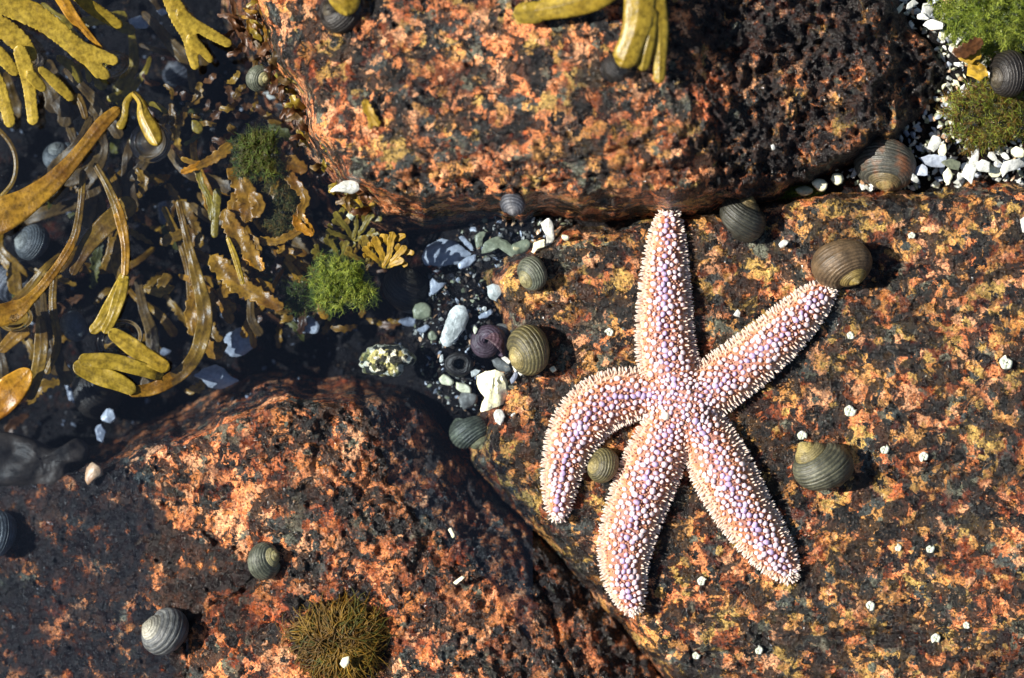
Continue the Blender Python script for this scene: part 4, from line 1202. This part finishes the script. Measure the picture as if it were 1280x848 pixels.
plant('wrack', 'brown strap wrack floating across the dark pool at the left, with a curled loop', 'seaweed', (130, 230, -.05), [
    (M_BROWN, [zl([(150, 135, 6), (128, 155, 9), (102, 188, 9), (72, 222, 12), (40, 248, 16), (5, 268, 22), (-40, 285, 24)], -.004, .004)], dict(thick=4, wave=.12, cup=.12)),
    (M_BROWN, [zl([(108, 150, 4), (102, 130, 5), (95, 118, 6)], -.008)], KB),
    (M_BROWN, [zl([(104, 212, 4), (101, 255, 4.5), (92, 300, 5.5), (66, 342, 6), (38, 374, 7), (20, 388, 13), (-6, 396, 14), (-40, 400, 13)], -.006, .0)], KB),
    (M_BROWN, [zl([(118, 204, 4), (136, 236, 5), (150, 272, 7), (157, 310, 5.5), (156, 345, 5)], -.006, -.002)], KB),
    (M_TIPOL, [zl([(156, 340, 5), (152, 358, 9), (140, 382, 10), (126, 404, 8), (113, 416, 6)], -.003), zl([(156, 345, 6), (150, 370, 8), (140, 398, 7), (130, 417, 6)], -.001)], KB),
    (M_BROWN, [zl([(168, 250, 14), (146, 270, 13), (122, 292, 12), (104, 316, 9), (90, 344, 5)], -.010, -.006)], KB),
    (M_BROWN, [zl([(222, 250, 4), (234, 300, 5), (246, 345, 8), (256, 390, 10), (252, 425, 10), (238, 455, 9), (214, 475, 9), (188, 487, 8), (160, 490, 7)], -.012, -.002)], dict(thick=3, wave=.5, cup=.2)),
    (M_TIPOL, [zl([(170, 490, 7), (148, 478, 11), (120, 468, 12), (92, 455, 9)], -.001, .001), zl([(205, 470, 8), (178, 462, 9), (140, 452, 10), (98, 450, 8)], -.001, .003)], KB),
    (M_OLIVE, [zl([(212, 462, 8), (190, 450, 10), (166, 434, 11), (146, 420, 9), (136, 414, 6)], -.001, .003)], KB),
    (M_GOLD, [zl([(-40, 530, 16), (-5, 505, 20), (18, 484, 18), (38, 462, 9)], -.004, -.004)], KB),
    (M_BROWN, [zl([(50, 395, 5), (52, 430, 9), (46, 470, 8), (36, 500, 6)], -.012, -.012)], KB),
    (M_BROWN, [zl([(-15, 150, 3), (10, 175, 3), (20, 200, 3), (16, 228, 3), (-4, 252, 3)], -.006)], dict(thick=3)),
    (M_GOLD, [zl([(0, 440, 6), (20, 420, 9), (38, 412, 7)], -.012)], KB),
    (M_BROWN, [zl([(70, 330, 4), (66, 380, 5), (72, 430, 5), (58, 468, 4)], -.018)], KB),
    (M_BROWN, [zl([(204, 258, 4), (224, 300, 5), (236, 340, 5), (240, 400, 5)], -.02, -.02)], KB),
])
rw = random.Random(77)
def drift(n, x0, x1, y0, y1, w, L, z0, z1, lean):
    out = []
    for i in range(n):
        x, y = rw.uniform(x0, x1), rw.uniform(y0, y1); a = lean + rw.gauss(0, .45); l = L * rw.uniform(.7, 1.3); z = rw.uniform(z0, z1); ww = w * rw.uniform(.6, 1.25); q = [(x, y, ww * .5, z - .006)]
        for k_ in range(4):
            a += rw.gauss(0, .28); x += math.cos(a) * l / 4; y += math.sin(a) * l / 4
            q.append((x, y, ww * (.7 + .2 * k_), z - .002 * (k_ % 2)))
        br = [q]
        if rw.random() < .7:
            px_, py_, pw_, pz_ = q[3]; b = a + rw.choice((-.5, .5))
            br.append([(px_, py_, pw_ * .8, pz_), (px_ + math.cos(b) * l * .2, py_ + math.sin(b) * l * .2, pw_, pz_ + .001), (px_ + math.cos(b) * l * .36, py_ + math.sin(b) * l * .36, pw_ * .8, pz_)])
        out.append(br)
    return out
KD = dict(thick=2.2, wave=.35, cup=.15, serr=.06)
plant('wrack', 'sunken dark brown wrack lying deep among the floating brown straps at the left', 'seaweed', (110, 320, -.055),
    [(M_DEEP if i % 3 else M_BROWN, b, KD) for i, b in enumerate(drift(22, -10, 215, 110, 400, 8, 120, -.034, -.014, 1.9))])
plant('wrack', 'sunken brown wrack under the golden toothed fronds in mid pool', 'seaweed', (290, 260, -.055),
    [(M_DEEP if i % 2 else M_GOLD, b, KD) for i, b in enumerate(drift(20, 215, 400, 160, 350, 7, 80, -.034, -.014, 1.3))])
plant('wrack', 'dull olive wrack sunken behind the bright yellow fronds of the upper left corner', 'seaweed', (60, 60, -.055),
    [(M_DEEP if i % 3 else M_TIPOL, b, KD) for i, b in enumerate(drift(12, -20, 190, -20, 90, 8, 90, -.034, -.014, 1.0))])
plant('wrack', 'small olive wrack sprig with a shiny yellow pod breaking the water left of centre top', 'seaweed', (165, 120, -.03), [
    (M_TIPOL, [zl([(168, 116, 4), (158, 128, 5), (156, 146, 5), (148, 162, 7)], -.004, -.002)], K),
    (M_OLIVE, [zl([(166, 115, 4), (176, 128, 5), (180, 145, 9), (190, 165, 11), (198, 182, 8)], -.003, .003)], dict(thick=9, cup=-.1)),
    (M_TIPOL, [zl([(178, 128, 3), (196, 132, 4), (210, 142, 4)], -.01)], K)])
KS = dict(thick=2.0, wave=0.6, cup=0.25, serr=0.22)
plant('toothed_wrack', 'golden brown toothed wrack with ragged curling fronds in the pool', 'seaweed', (310, 300, -.045), [
    (M_GOLD, [zl([(290, 180, 7), (274, 194, 7), (252, 206, 5), (226, 216, 4)], -.006, -.004), zl([(262, 200, 4), (250, 206, 4), (226, 198, 3)], -.005)], KS),
    (M_TIPOL, [zl([(246, 208, 4), (252, 230, 4), (262, 250, 4), (264, 276, 3)], -.006)], KS),
    (M_TIPOL, [zl([(272, 235, 6), (270, 265, 6), (268, 298, 5)], -.012)], K),
    (M_GOLD, [zl([(288, 205, 9), (302, 230, 12), (312, 255, 13), (306, 278, 8)], -.012, -.008), zl([(312, 240, 8), (324, 256, 8), (318, 272, 6)], -.006), zl([(300, 240, 8), (292, 262, 8), (306, 285, 5)], -.01)], KS),
    (M_GOLD, [zl([(340, 208, 10), (362, 204, 10), (384, 214, 7)], -.008), zl([(352, 205, 8), (366, 226, 7), (382, 248, 6), (376, 268, 5), (392, 292, 4)], -.008, -.004), zl([(376, 262, 5), (372, 280, 6), (392, 294, 4)], -.004)], KS),
    (M_GOLD, [zl([(280, 262, 8), (290, 284, 11), (304, 304, 11), (318, 324, 9), (330, 338, 4)], -.008, -.004), zl([(302, 300, 7), (316, 300, 6), (326, 318, 4)], -.006), zl([(318, 318, 5), (304, 330, 4), (298, 332, 3)], -.006)], KS),
    (M_TIPOL, [zl([(284, 296, 2.5), (294, 322, 4), (304, 356, 3)], -.004)], dict(thick=2)),
    (M_GOLD, [zl([(264, 320, 10), (280, 338, 12), (302, 358, 12), (324, 370, 10), (354, 386, 6)], -.012, -.008), zl([(306, 358, 9), (330, 358, 8), (342, 368, 4)], -.012), zl([(290, 345, 8), (276, 372, 8)], -.014)], KS),
    (M_GOLD, [zl([(322, 300, 6), (345, 302, 5), (368, 292, 5), (378, 284, 4)], -.008), zl([(350, 300, 5), (352, 312, 4), (346, 316, 3)], -.008)], KS),
    (M_BROWN, [zl([(256, 345, 8), (262, 380, 9), (262, 410, 8), (280, 440, 9)], -.02, -.015)], KS),
    (M_GOLD, [zl([(242, 335, 8), (248, 360, 9), (240, 390, 9), (242, 420, 6)], -.012)], KS),
    (M_BROWN, [zl([(344, 205, 4), (346, 225, 4), (338, 250, 5)], -.01)], KS),
    (M_GOLD, [zl([(372, 320, 5), (372, 335, 6), (368, 352, 4)], -.02)], KS),
    (M_BROWN, [zl([(225, 250, 8), (240, 280, 9), (250, 310, 8)], -.025)], KS),
    (M_GOLD, [zl([(250, 420, 7), (262, 436, 9), (278, 446, 7)], -.015)], KS),
    (M_BROWN, [zl([(200, 305, 6), (215, 298, 7), (232, 290, 5)], -.018)], KS),
    (M_BROWN, [zl([(215, 345, 7), (205, 352, 7), (196, 370, 4)], -.02)], KS),
])
def fan(cx, cy, specs, z):
    out = []
    for (a, l, w) in specs:
        a = math.radians(a); q = []
        for t in (0, .35, .7, 1.0):
            q.append((cx + math.cos(a) * l * t + math.sin(a) * 3 * math.sin(t * 5), cy - math.sin(a) * l * t, w * (0.6 + .5 * t)))
        out.append(zl(q, z, z + .003))
        for tt, da in ((.55, 40), (.75, -45)):
            bx, by = cx + math.cos(a) * l * tt, cy - math.sin(a) * l * tt
            a2 = a + math.radians(da)
            out.append(zl([(bx, by, w * .7), (bx + math.cos(a2) * l * .2, by - math.sin(a2) * l * .2, w * .9), (bx + math.cos(a2) * l * .38, by - math.sin(a2) * l * .38, w * .8)], z + .002))
    return out
KF = dict(thick=1.6, wave=.3, cup=.2, serr=.2)
plant('frilled_alga', 'yellow brown frilled alga climbing the dark foot of the upper block', 'seaweed', (460, 320, -.03), [
    (M_FAN, fan(478, 335, [(70, 48, 4.5), (100, 40, 5), (40, 42, 4), (20, 30, 4), (130, 34, 4)], -.004), KF),
    (M_FAN, fan(458, 330, [(90, 36, 4), (150, 30, 4), (60, 30, 4)], -.008), KF),
    (M_TIPOL, fan(440, 300, [(80, 44, 3.5), (120, 40, 4), (50, 44, 4), (160, 34, 3.5), (10, 36, 4)], -.012), KF),
    (M_FAN, fan(452, 268, [(100, 24, 3), (40, 26, 3.5), (150, 26, 3)], -.006), KF),
    (M_TIPOL, fan(420, 330, [(100, 40, 3.5), (150, 34, 3.5), (60, 34, 3.5)], -.018), KF)])
plant('wrack', 'broad olive wrack frond lying along the top edge over the upper block', 'seaweed', (740, -10, .03), [
    (M_OLIVE, [zl([(775, -30, 20), (745, -8, 20), (715, 4, 17), (690, 10, 14), (668, 14, 13)], .059, .052)], dict(thick=6, cup=-.1, wave=.05)),
    (M_TIPOL, [zl([(684, 14, 13), (665, 16, 14), (642, 17, 13)], .0525, .051)], dict(thick=4, cup=-.05, wave=.05))])
plant('wrack', 'olive wrack frond with three blunt tips hanging over the middle of the upper block', 'seaweed', (805, -20, .03), [
    (M_OLIVE, [zl([(798, -40, 20), (800, -5, 20), (798, 25, 19), (790, 52, 16), (782, 72, 17), (776, 84, 15)], .061, .054)], dict(thick=7, cup=-.12, wave=.05)),
    (M_OLIVE, [zl([(816, -40, 14), (820, 0, 13), (824, 35, 12), (825, 65, 9), (824, 104, 7)], .060, .050)], dict(thick=5, cup=-.12, wave=.05)),
    (M_TIPOL, [zl([(816, 10, 8), (812, 45, 8), (806, 70, 9), (803, 89, 7)], .058, .052)], dict(thick=5, cup=-.12, wave=.05))])
plant('wrack', 'bright yellow wrack tip poking in from the top edge above the upper block corner', 'seaweed', (432, -15, .03), [
    (M_OLIVE, [zl([(428, -40, 24), (430, -10, 22), (433, 8, 17), (434, 20, 12)], .049, .044)], dict(thick=7, cup=-.1))])
plant('alga_scrap', 'yellow alga scrap stuck on the sunlit face of the upper block', 'seaweed', (464, 140, .03), [
    (M_FAN, [zl([(456, 124, 4), (460, 138, 6), (474, 158, 4)], .0435), zl([(462, 140, 4), (464, 152, 4), (462, 162, 3)], .0435)], KS)])
plant('alga_scrap', 'chain of little olive lobes on the left end of the upper block', 'seaweed', (402, 160, .02), [
    (M_TIPOL, [zl([(397, 146, 3), (402, 156, 5), (400, 166, 4), (406, 176, 5), (410, 190, 4)], .022, .016)], dict(thick=4, serr=.5))])
KR = dict(thick=1.2, wave=.7, cup=.3, serr=.35)
def flakes(n, x0, x1, y0, y1, w, L, z0, z1, seed):
    r_ = random.Random(seed); out = []
    for i in range(n):
        x, y = r_.uniform(x0, x1), r_.uniform(y0, y1); a = r_.uniform(0, 6.28); b = a + r_.uniform(-.9, .9); l = r_.uniform(.6, 1.2) * L; ww = w * r_.uniform(.6, 1.2)
        p1 = (x + math.cos(a) * l * .5, y + math.sin(a) * l * .5, ww * 1.2)
        z = r_.uniform(z0, z1)
        out.append([(x, y, ww * .6, z - .003), (*p1, z), (p1[0] + math.cos(b) * l * .5, p1[1] + math.sin(b) * l * .5, ww * .7, z - .001)])
    return out
plant('brown_alga', 'thin red brown alga tangled at the top between yellow fronds and the upper block', 'seaweed', (320, 20, -.01), [
    (M_REDALG, flakes(16, 285, 350, -10, 60, 3.0, 34, .004, .012, 41), KR), (M_BROWN, flakes(8, 290, 350, -10, 60, 3.0, 30, .006, .013, 42), KR),
    (M_TIPOL, flakes(4, 310, 352, -5, 50, 3.0, 24, .010, .014, 43), KR)])
plant('brown_alga', 'dark brown alga fringe hanging down the left end of the upper block', 'seaweed', (385, 120, 0), [
    (mm, [f for c0 in ((335, 60), (350, 95), (375, 130), (395, 170), (415, 205), (440, 232), (455, 245)) for f in flakes(4, c0[0] - 14, c0[0] + 12, c0[1] - 16, c0[1] + 16, 4.0, 26, -.006, .016, sd_ + c0[0])], KR) for mm, sd_ in ((M_REDALG, 1), (M_DEEP, 2), (M_TIPOL, 9))])
plant('brown_alga', 'red brown alga scraps on the pool edge between the dark snail and the upper block', 'seaweed', (270, 140, -.02), [
    (M_REDALG, flakes(20, 200, 330, 90, 185, 4.0, 28, -.022, -.006, 44), KR), (M_BROWN, flakes(10, 200, 330, 100, 185, 3.6, 26, -.018, -.006, 45), KR),
    (M_TIPOL, [zl([(240, 150, 4), (247, 160, 8), (250, 168, 5)], -.006)], K)])
root = []
V_, F_, M_ = [], [], []; b_ = 0; A_ = []
for mi, fl_ in enumerate((flakes(60, 170, 420, 130, 430, 4.5, 44, -.045, -.014, 51), flakes(30, 0, 230, 180, 520, 5.0, 60, -.045, -.02, 52), flakes(34, 330, 520, 300, 420, 4.0, 30, -.04, -.016, 53))):
    for q_, f_ in enumerate(fl_):
        v_, ff_, r_ = ribbon(f_, **KR)
        V_.append(v_); F_ += [tuple(i + b_ for i in t_) for t_ in ff_]; M_ += [[0, 1, 0, 2][q_ % 4]] * len(ff_); A_.append(r_); b_ += len(v_)
o = link('undergrowth', np.vstack(V_), F_, [M_BROWN, M_REDALG, M_GREENK], fmat=M_)
o.data.attributes.new('rib', 'FLOAT', 'POINT').data.foreach_set('value', np.concatenate(A_).astype(np.float32))
tag(o, 'dark tangle of brown weed scraps on the pool bed', 'seaweed', kind='stuff')
plant('red_alga', 'rust red alga flap below the bright green alga at the upper right', 'seaweed', (1205, 70, .0), [
    (M_FAN, [zl([(1196, 70, 6), (1212, 68, 12), (1224, 58, 8)], .008), zl([(1212, 78, 8), (1222, 90, 12), (1232, 84, 8)], .008)], KS),
    (M_REDALG, [zl([(1190, 66, 5), (1206, 64, 9), (1228, 50, 7)], .011)], KS)])

# filament mounds
def mound(name, label, cx, cy, rx, ry, h, z, mats, count, seed, lenr=(4, 13), wid=0.5, core=True, flow=1.8, bubbles=20):
    rr = random.Random(seed)
    root = empty(name, W(cx, cy, z), label, 'alga')
    vs = []; fs = []; fm = []
    if core:
        nr, ns = 22, 64; vv = []; ff = []
        for i in range(nr + 1):
            q = i / nr
            for j in range(ns):
                a = 2 * math.pi * j / ns
                k_ = 1 + .45 * mnoise.noise(Vector((math.cos(a) * 1.7, math.sin(a) * 1.7, seed))) + .30 * mnoise.noise(Vector((math.cos(a) * 4, math.sin(a) * 4, seed + 3)))
                x, y = cx + rx * q * k_ * .82 * math.cos(a), cy + ry * q * k_ * .82 * math.sin(a)
                zz = z + h * math.sqrt(max(0, 1 - q ** 2)) * (0.75 + .5 * mnoise.noise(Vector((x * .06, y * .06, seed)))) + .0025 * mnoise.noise(Vector((x * .16, y * .16, 0)))
                vv.append(W(x, y, zz))
        for i in range(nr):
            for j in range(ns):
                a = i * ns + j; b = i * ns + (j + 1) % ns
                ff.append((a, a + ns, b + ns, b))
        o = link('mat', vv, ff, mats[0], root)
        at = o.data.attributes.new('rib', 'FLOAT', 'POINT')
    for i in range(count):
        a = rr.uniform(0, 6.283); q = math.sqrt(rr.random())
        k_ = 1 + .45 * mnoise.noise(Vector((math.cos(a) * 1.7, math.sin(a) * 1.7, seed))) + .30 * mnoise.noise(Vector((math.cos(a) * 4, math.sin(a) * 4, seed + 3)))
        x, y = cx + rx * q * k_ * math.cos(a), cy + ry * q * k_ * math.sin(a)
        z0 = z + h * math.sqrt(max(0, 1 - q * q)) * (.75 + .5 * mnoise.noise(Vector((x * .06, y * .06, seed)))) + .0025 * mnoise.noise(Vector((x * .16, y * .16, 0)))
        L = rr.uniform(*lenr)
        d = a + rr.gauss(0, flow)
        up = rr.uniform(.0, .35)
        segs = 5; b = len(vs); bend = rr.gauss(0, .9); curl = rr.gauss(0, .7)
        for s_ in range(segs + 1):
            t = s_ / segs
            dd = d + bend * t + curl * math.sin(t * 3 + i)
            X_, Y_ = x + math.cos(dd) * L * t, y + math.sin(dd) * L * t
            Z_ = z0 + S * L * (up * t - .45 * t * t * (0.4 + q)) + .0008
            w = wid * (1 - .6 * t)
            nx, ny = -math.sin(dd) * w, math.cos(dd) * w
            c0 = W(X_ + nx, Y_ + ny, Z_); c1 = W(X_ - nx, Y_ - ny, Z_); c2 = W(X_, Y_, Z_ + S * w * 1.2)
            vs += [c0, c1, c2]
        m = rr.randrange(len(mats))
        for s_ in range(segs):
            for u_, v_ in ((0, 1), (1, 2), (2, 0)):
                fs.append((b + s_ * 3 + u_, b + s_ * 3 + v_, b + (s_ + 1) * 3 + v_, b + (s_ + 1) * 3 + u_)); fm.append(m)
    o = link('filaments', vs, fs, mats, root, fmat=fm)
    o.data.attributes.new('rib', 'FLOAT', 'POINT')
    # air bubbles trapped in the mound
    if bubbles:
        vs = []; fs = []
        for i in range(bubbles):
            a = rr.uniform(0, 6.283); q = math.sqrt(rr.random()) * .8
            x, y = cx + rx * q * math.cos(a), cy + ry * q * math.sin(a)
            z0 = z + h * math.sqrt(1 - q * q) + .0012
            r = rr.uniform(.8, 2.8) * S * rr.choice((.6, 1, 1)); c = W(x, y, z0); b = len(vs)
            for ii in range(7):
                th = math.pi * ii / 6
                for jj in range(8):
                    p_ = 2 * math.pi * jj / 8
                    vs.append((c[0] + r * math.sin(th) * math.cos(p_), c[1] + r * math.sin(th) * math.sin(p_), c[2] + r * math.cos(th)))
            for ii in range(6):
                for jj in range(8):
                    a_ = b + ii * 8 + jj; b_ = b + ii * 8 + (jj + 1) % 8
                    fs.append((a_, a_ + 8, b_ + 8, b_))
        o = link('bubbles', vs, fs, M_BUB, root); o['kind'] = 'stuff'
    return root
M_BUB = NT('bubble_glint'); _g = M_BUB.n('ShaderNodeBsdfGlass'); _g.inputs['IOR'].default_value = 1.33; _g.inputs['Roughness'].default_value = .05; M_BUB = M_BUB.done(_g.outputs[0])
GA = [M_GREENY, M_GREEN, M_GREENY]; 
mound('green_alga', 'rounded green filament mound in the pool right of the golden seaweed', 424, 356, 38, 36, .006, -.007, GA, 2550, 11)
mound('green_alga', 'low green filament patch touching the left side of the green mound', 378, 372, 22, 20, .006, -.02, [M_GREENK, M_GREEN], 500, 12)
mound('green_alga', 'dark green filament mound above the golden toothed wrack', 322, 194, 32, 32, .007, -.008, [M_GREENK, M_GREEN, M_GREENK], 1870, 13, bubbles=10)
mound('green_alga', 'olive filament mound inside the golden toothed wrack', 352, 262, 32, 34, .008, -.016, [M_GREENK, M_TUFT, M_GREENK], 1530, 14, bubbles=10)
mound('green_alga', 'bright lime green alga at the upper right corner', 1240, 22, 66, 46, .008, -.002, [M_GREENY, M_GREEN, M_GREENY], 3740, 15, bubbles=120)
mound('green_alga', 'olive green alga mound with pink fringe beside the white shells', 1240, 146, 54, 44, .007, -.006, [M_GREENK, M_GREENY, M_TUFT], 3060, 16, bubbles=120)
mound('brown_tuft', 'brown hairy alga tuft on the rusty block at the bottom', 425, 802, 42, 36, .0035, g1(425, 802, 20) - .001, [M_TUFT, M_TUFT, M_GREENK, M_TUFT, M_BROWN], 900, 17, (12, 46), 0.95, True, .8, 0)
frag('shell_fragment', [(424, 830), (428, 822), (437, 820), (436, 830), (430, 836)], M_CREAM, 'cream chip caught in the brown hairy tuft', group=CG, thick=4, z=g1(430, 828) + .008)
mound('green_alga', 'thin green film of alga round the crevice pebbles', 1000, 240, 30, 8, .003, g1(1000, 240), [M_GREENY, M_GREEN], 350, 18, (5, 10), .6, False, 1.5, 0)

# menisci where frond tips break the surface
meniscus(430, 10, .040, 34, 22, 0, .004)
meniscus(772, 84, .0465, 26, 24, .3, .005)
meniscus(188, 178, WZ, 26, 26, .2, .004)
meniscus(150, 424, WZ, 30, 24, .5, .004)
meniscus(142, 80, WZ + .004, 20, 16, .3, .003)
meniscus(34, 74, WZ + .006, 14, 14, .3, .003)
meniscus(20, 398, WZ, 22, 16, .3, .003)

# ------------------------------------------------------------------ camera, light, world
cam = bpy.data.cameras.new('camera'); co_ = bpy.data.objects.new('camera', cam); COL.objects.link(co_)
co_.location = (0, 0, H); co_.rotation_euler = (0, 0, 0)
cam.sensor_width = 36; cam.lens = 36 * H / (1280 * S); cam.clip_start = .01; cam.clip_end = 200
cam.dof.use_dof = True; cam.dof.focus_distance = H - .006; cam.dof.aperture_fstop = 3.5
scene.camera = co_

EL, sx, sy = 41.0, -0.99, 0.10
az = math.atan2(sx, sy)
d = Vector((sx, sy, 0)).normalized() * math.cos(math.radians(EL)) + Vector((0, 0, math.sin(math.radians(EL))))
sun = bpy.data.lights.new('sun', 'SUN'); sun.energy = 5.0; sun.angle = math.radians(0.5); sun.color = (1.0, 0.95, 0.86)
so = bpy.data.objects.new('sun', sun); COL.objects.link(so); so.rotation_euler = d.to_track_quat('Z', 'Y').to_euler()
w = bpy.data.worlds.new('World'); scene.world = w; w.use_nodes = True
nt = w.node_tree; bg = nt.nodes['Background']
sky = nt.nodes.new('ShaderNodeTexSky'); sky.sky_type = 'NISHITA'; sky.sun_disc = False
sky.sun_elevation = math.radians(EL); sky.sun_rotation = az
nt.links.new(sky.outputs[0], bg.inputs[0]); bg.inputs[1].default_value = 0.05
scene.view_settings.view_transform = 'Standard'; scene.view_settings.look = 'None'; scene.view_settings.gamma = 1
scene.view_settings.use_curve_mapping = False; scene.view_settings.exposure = 1.06
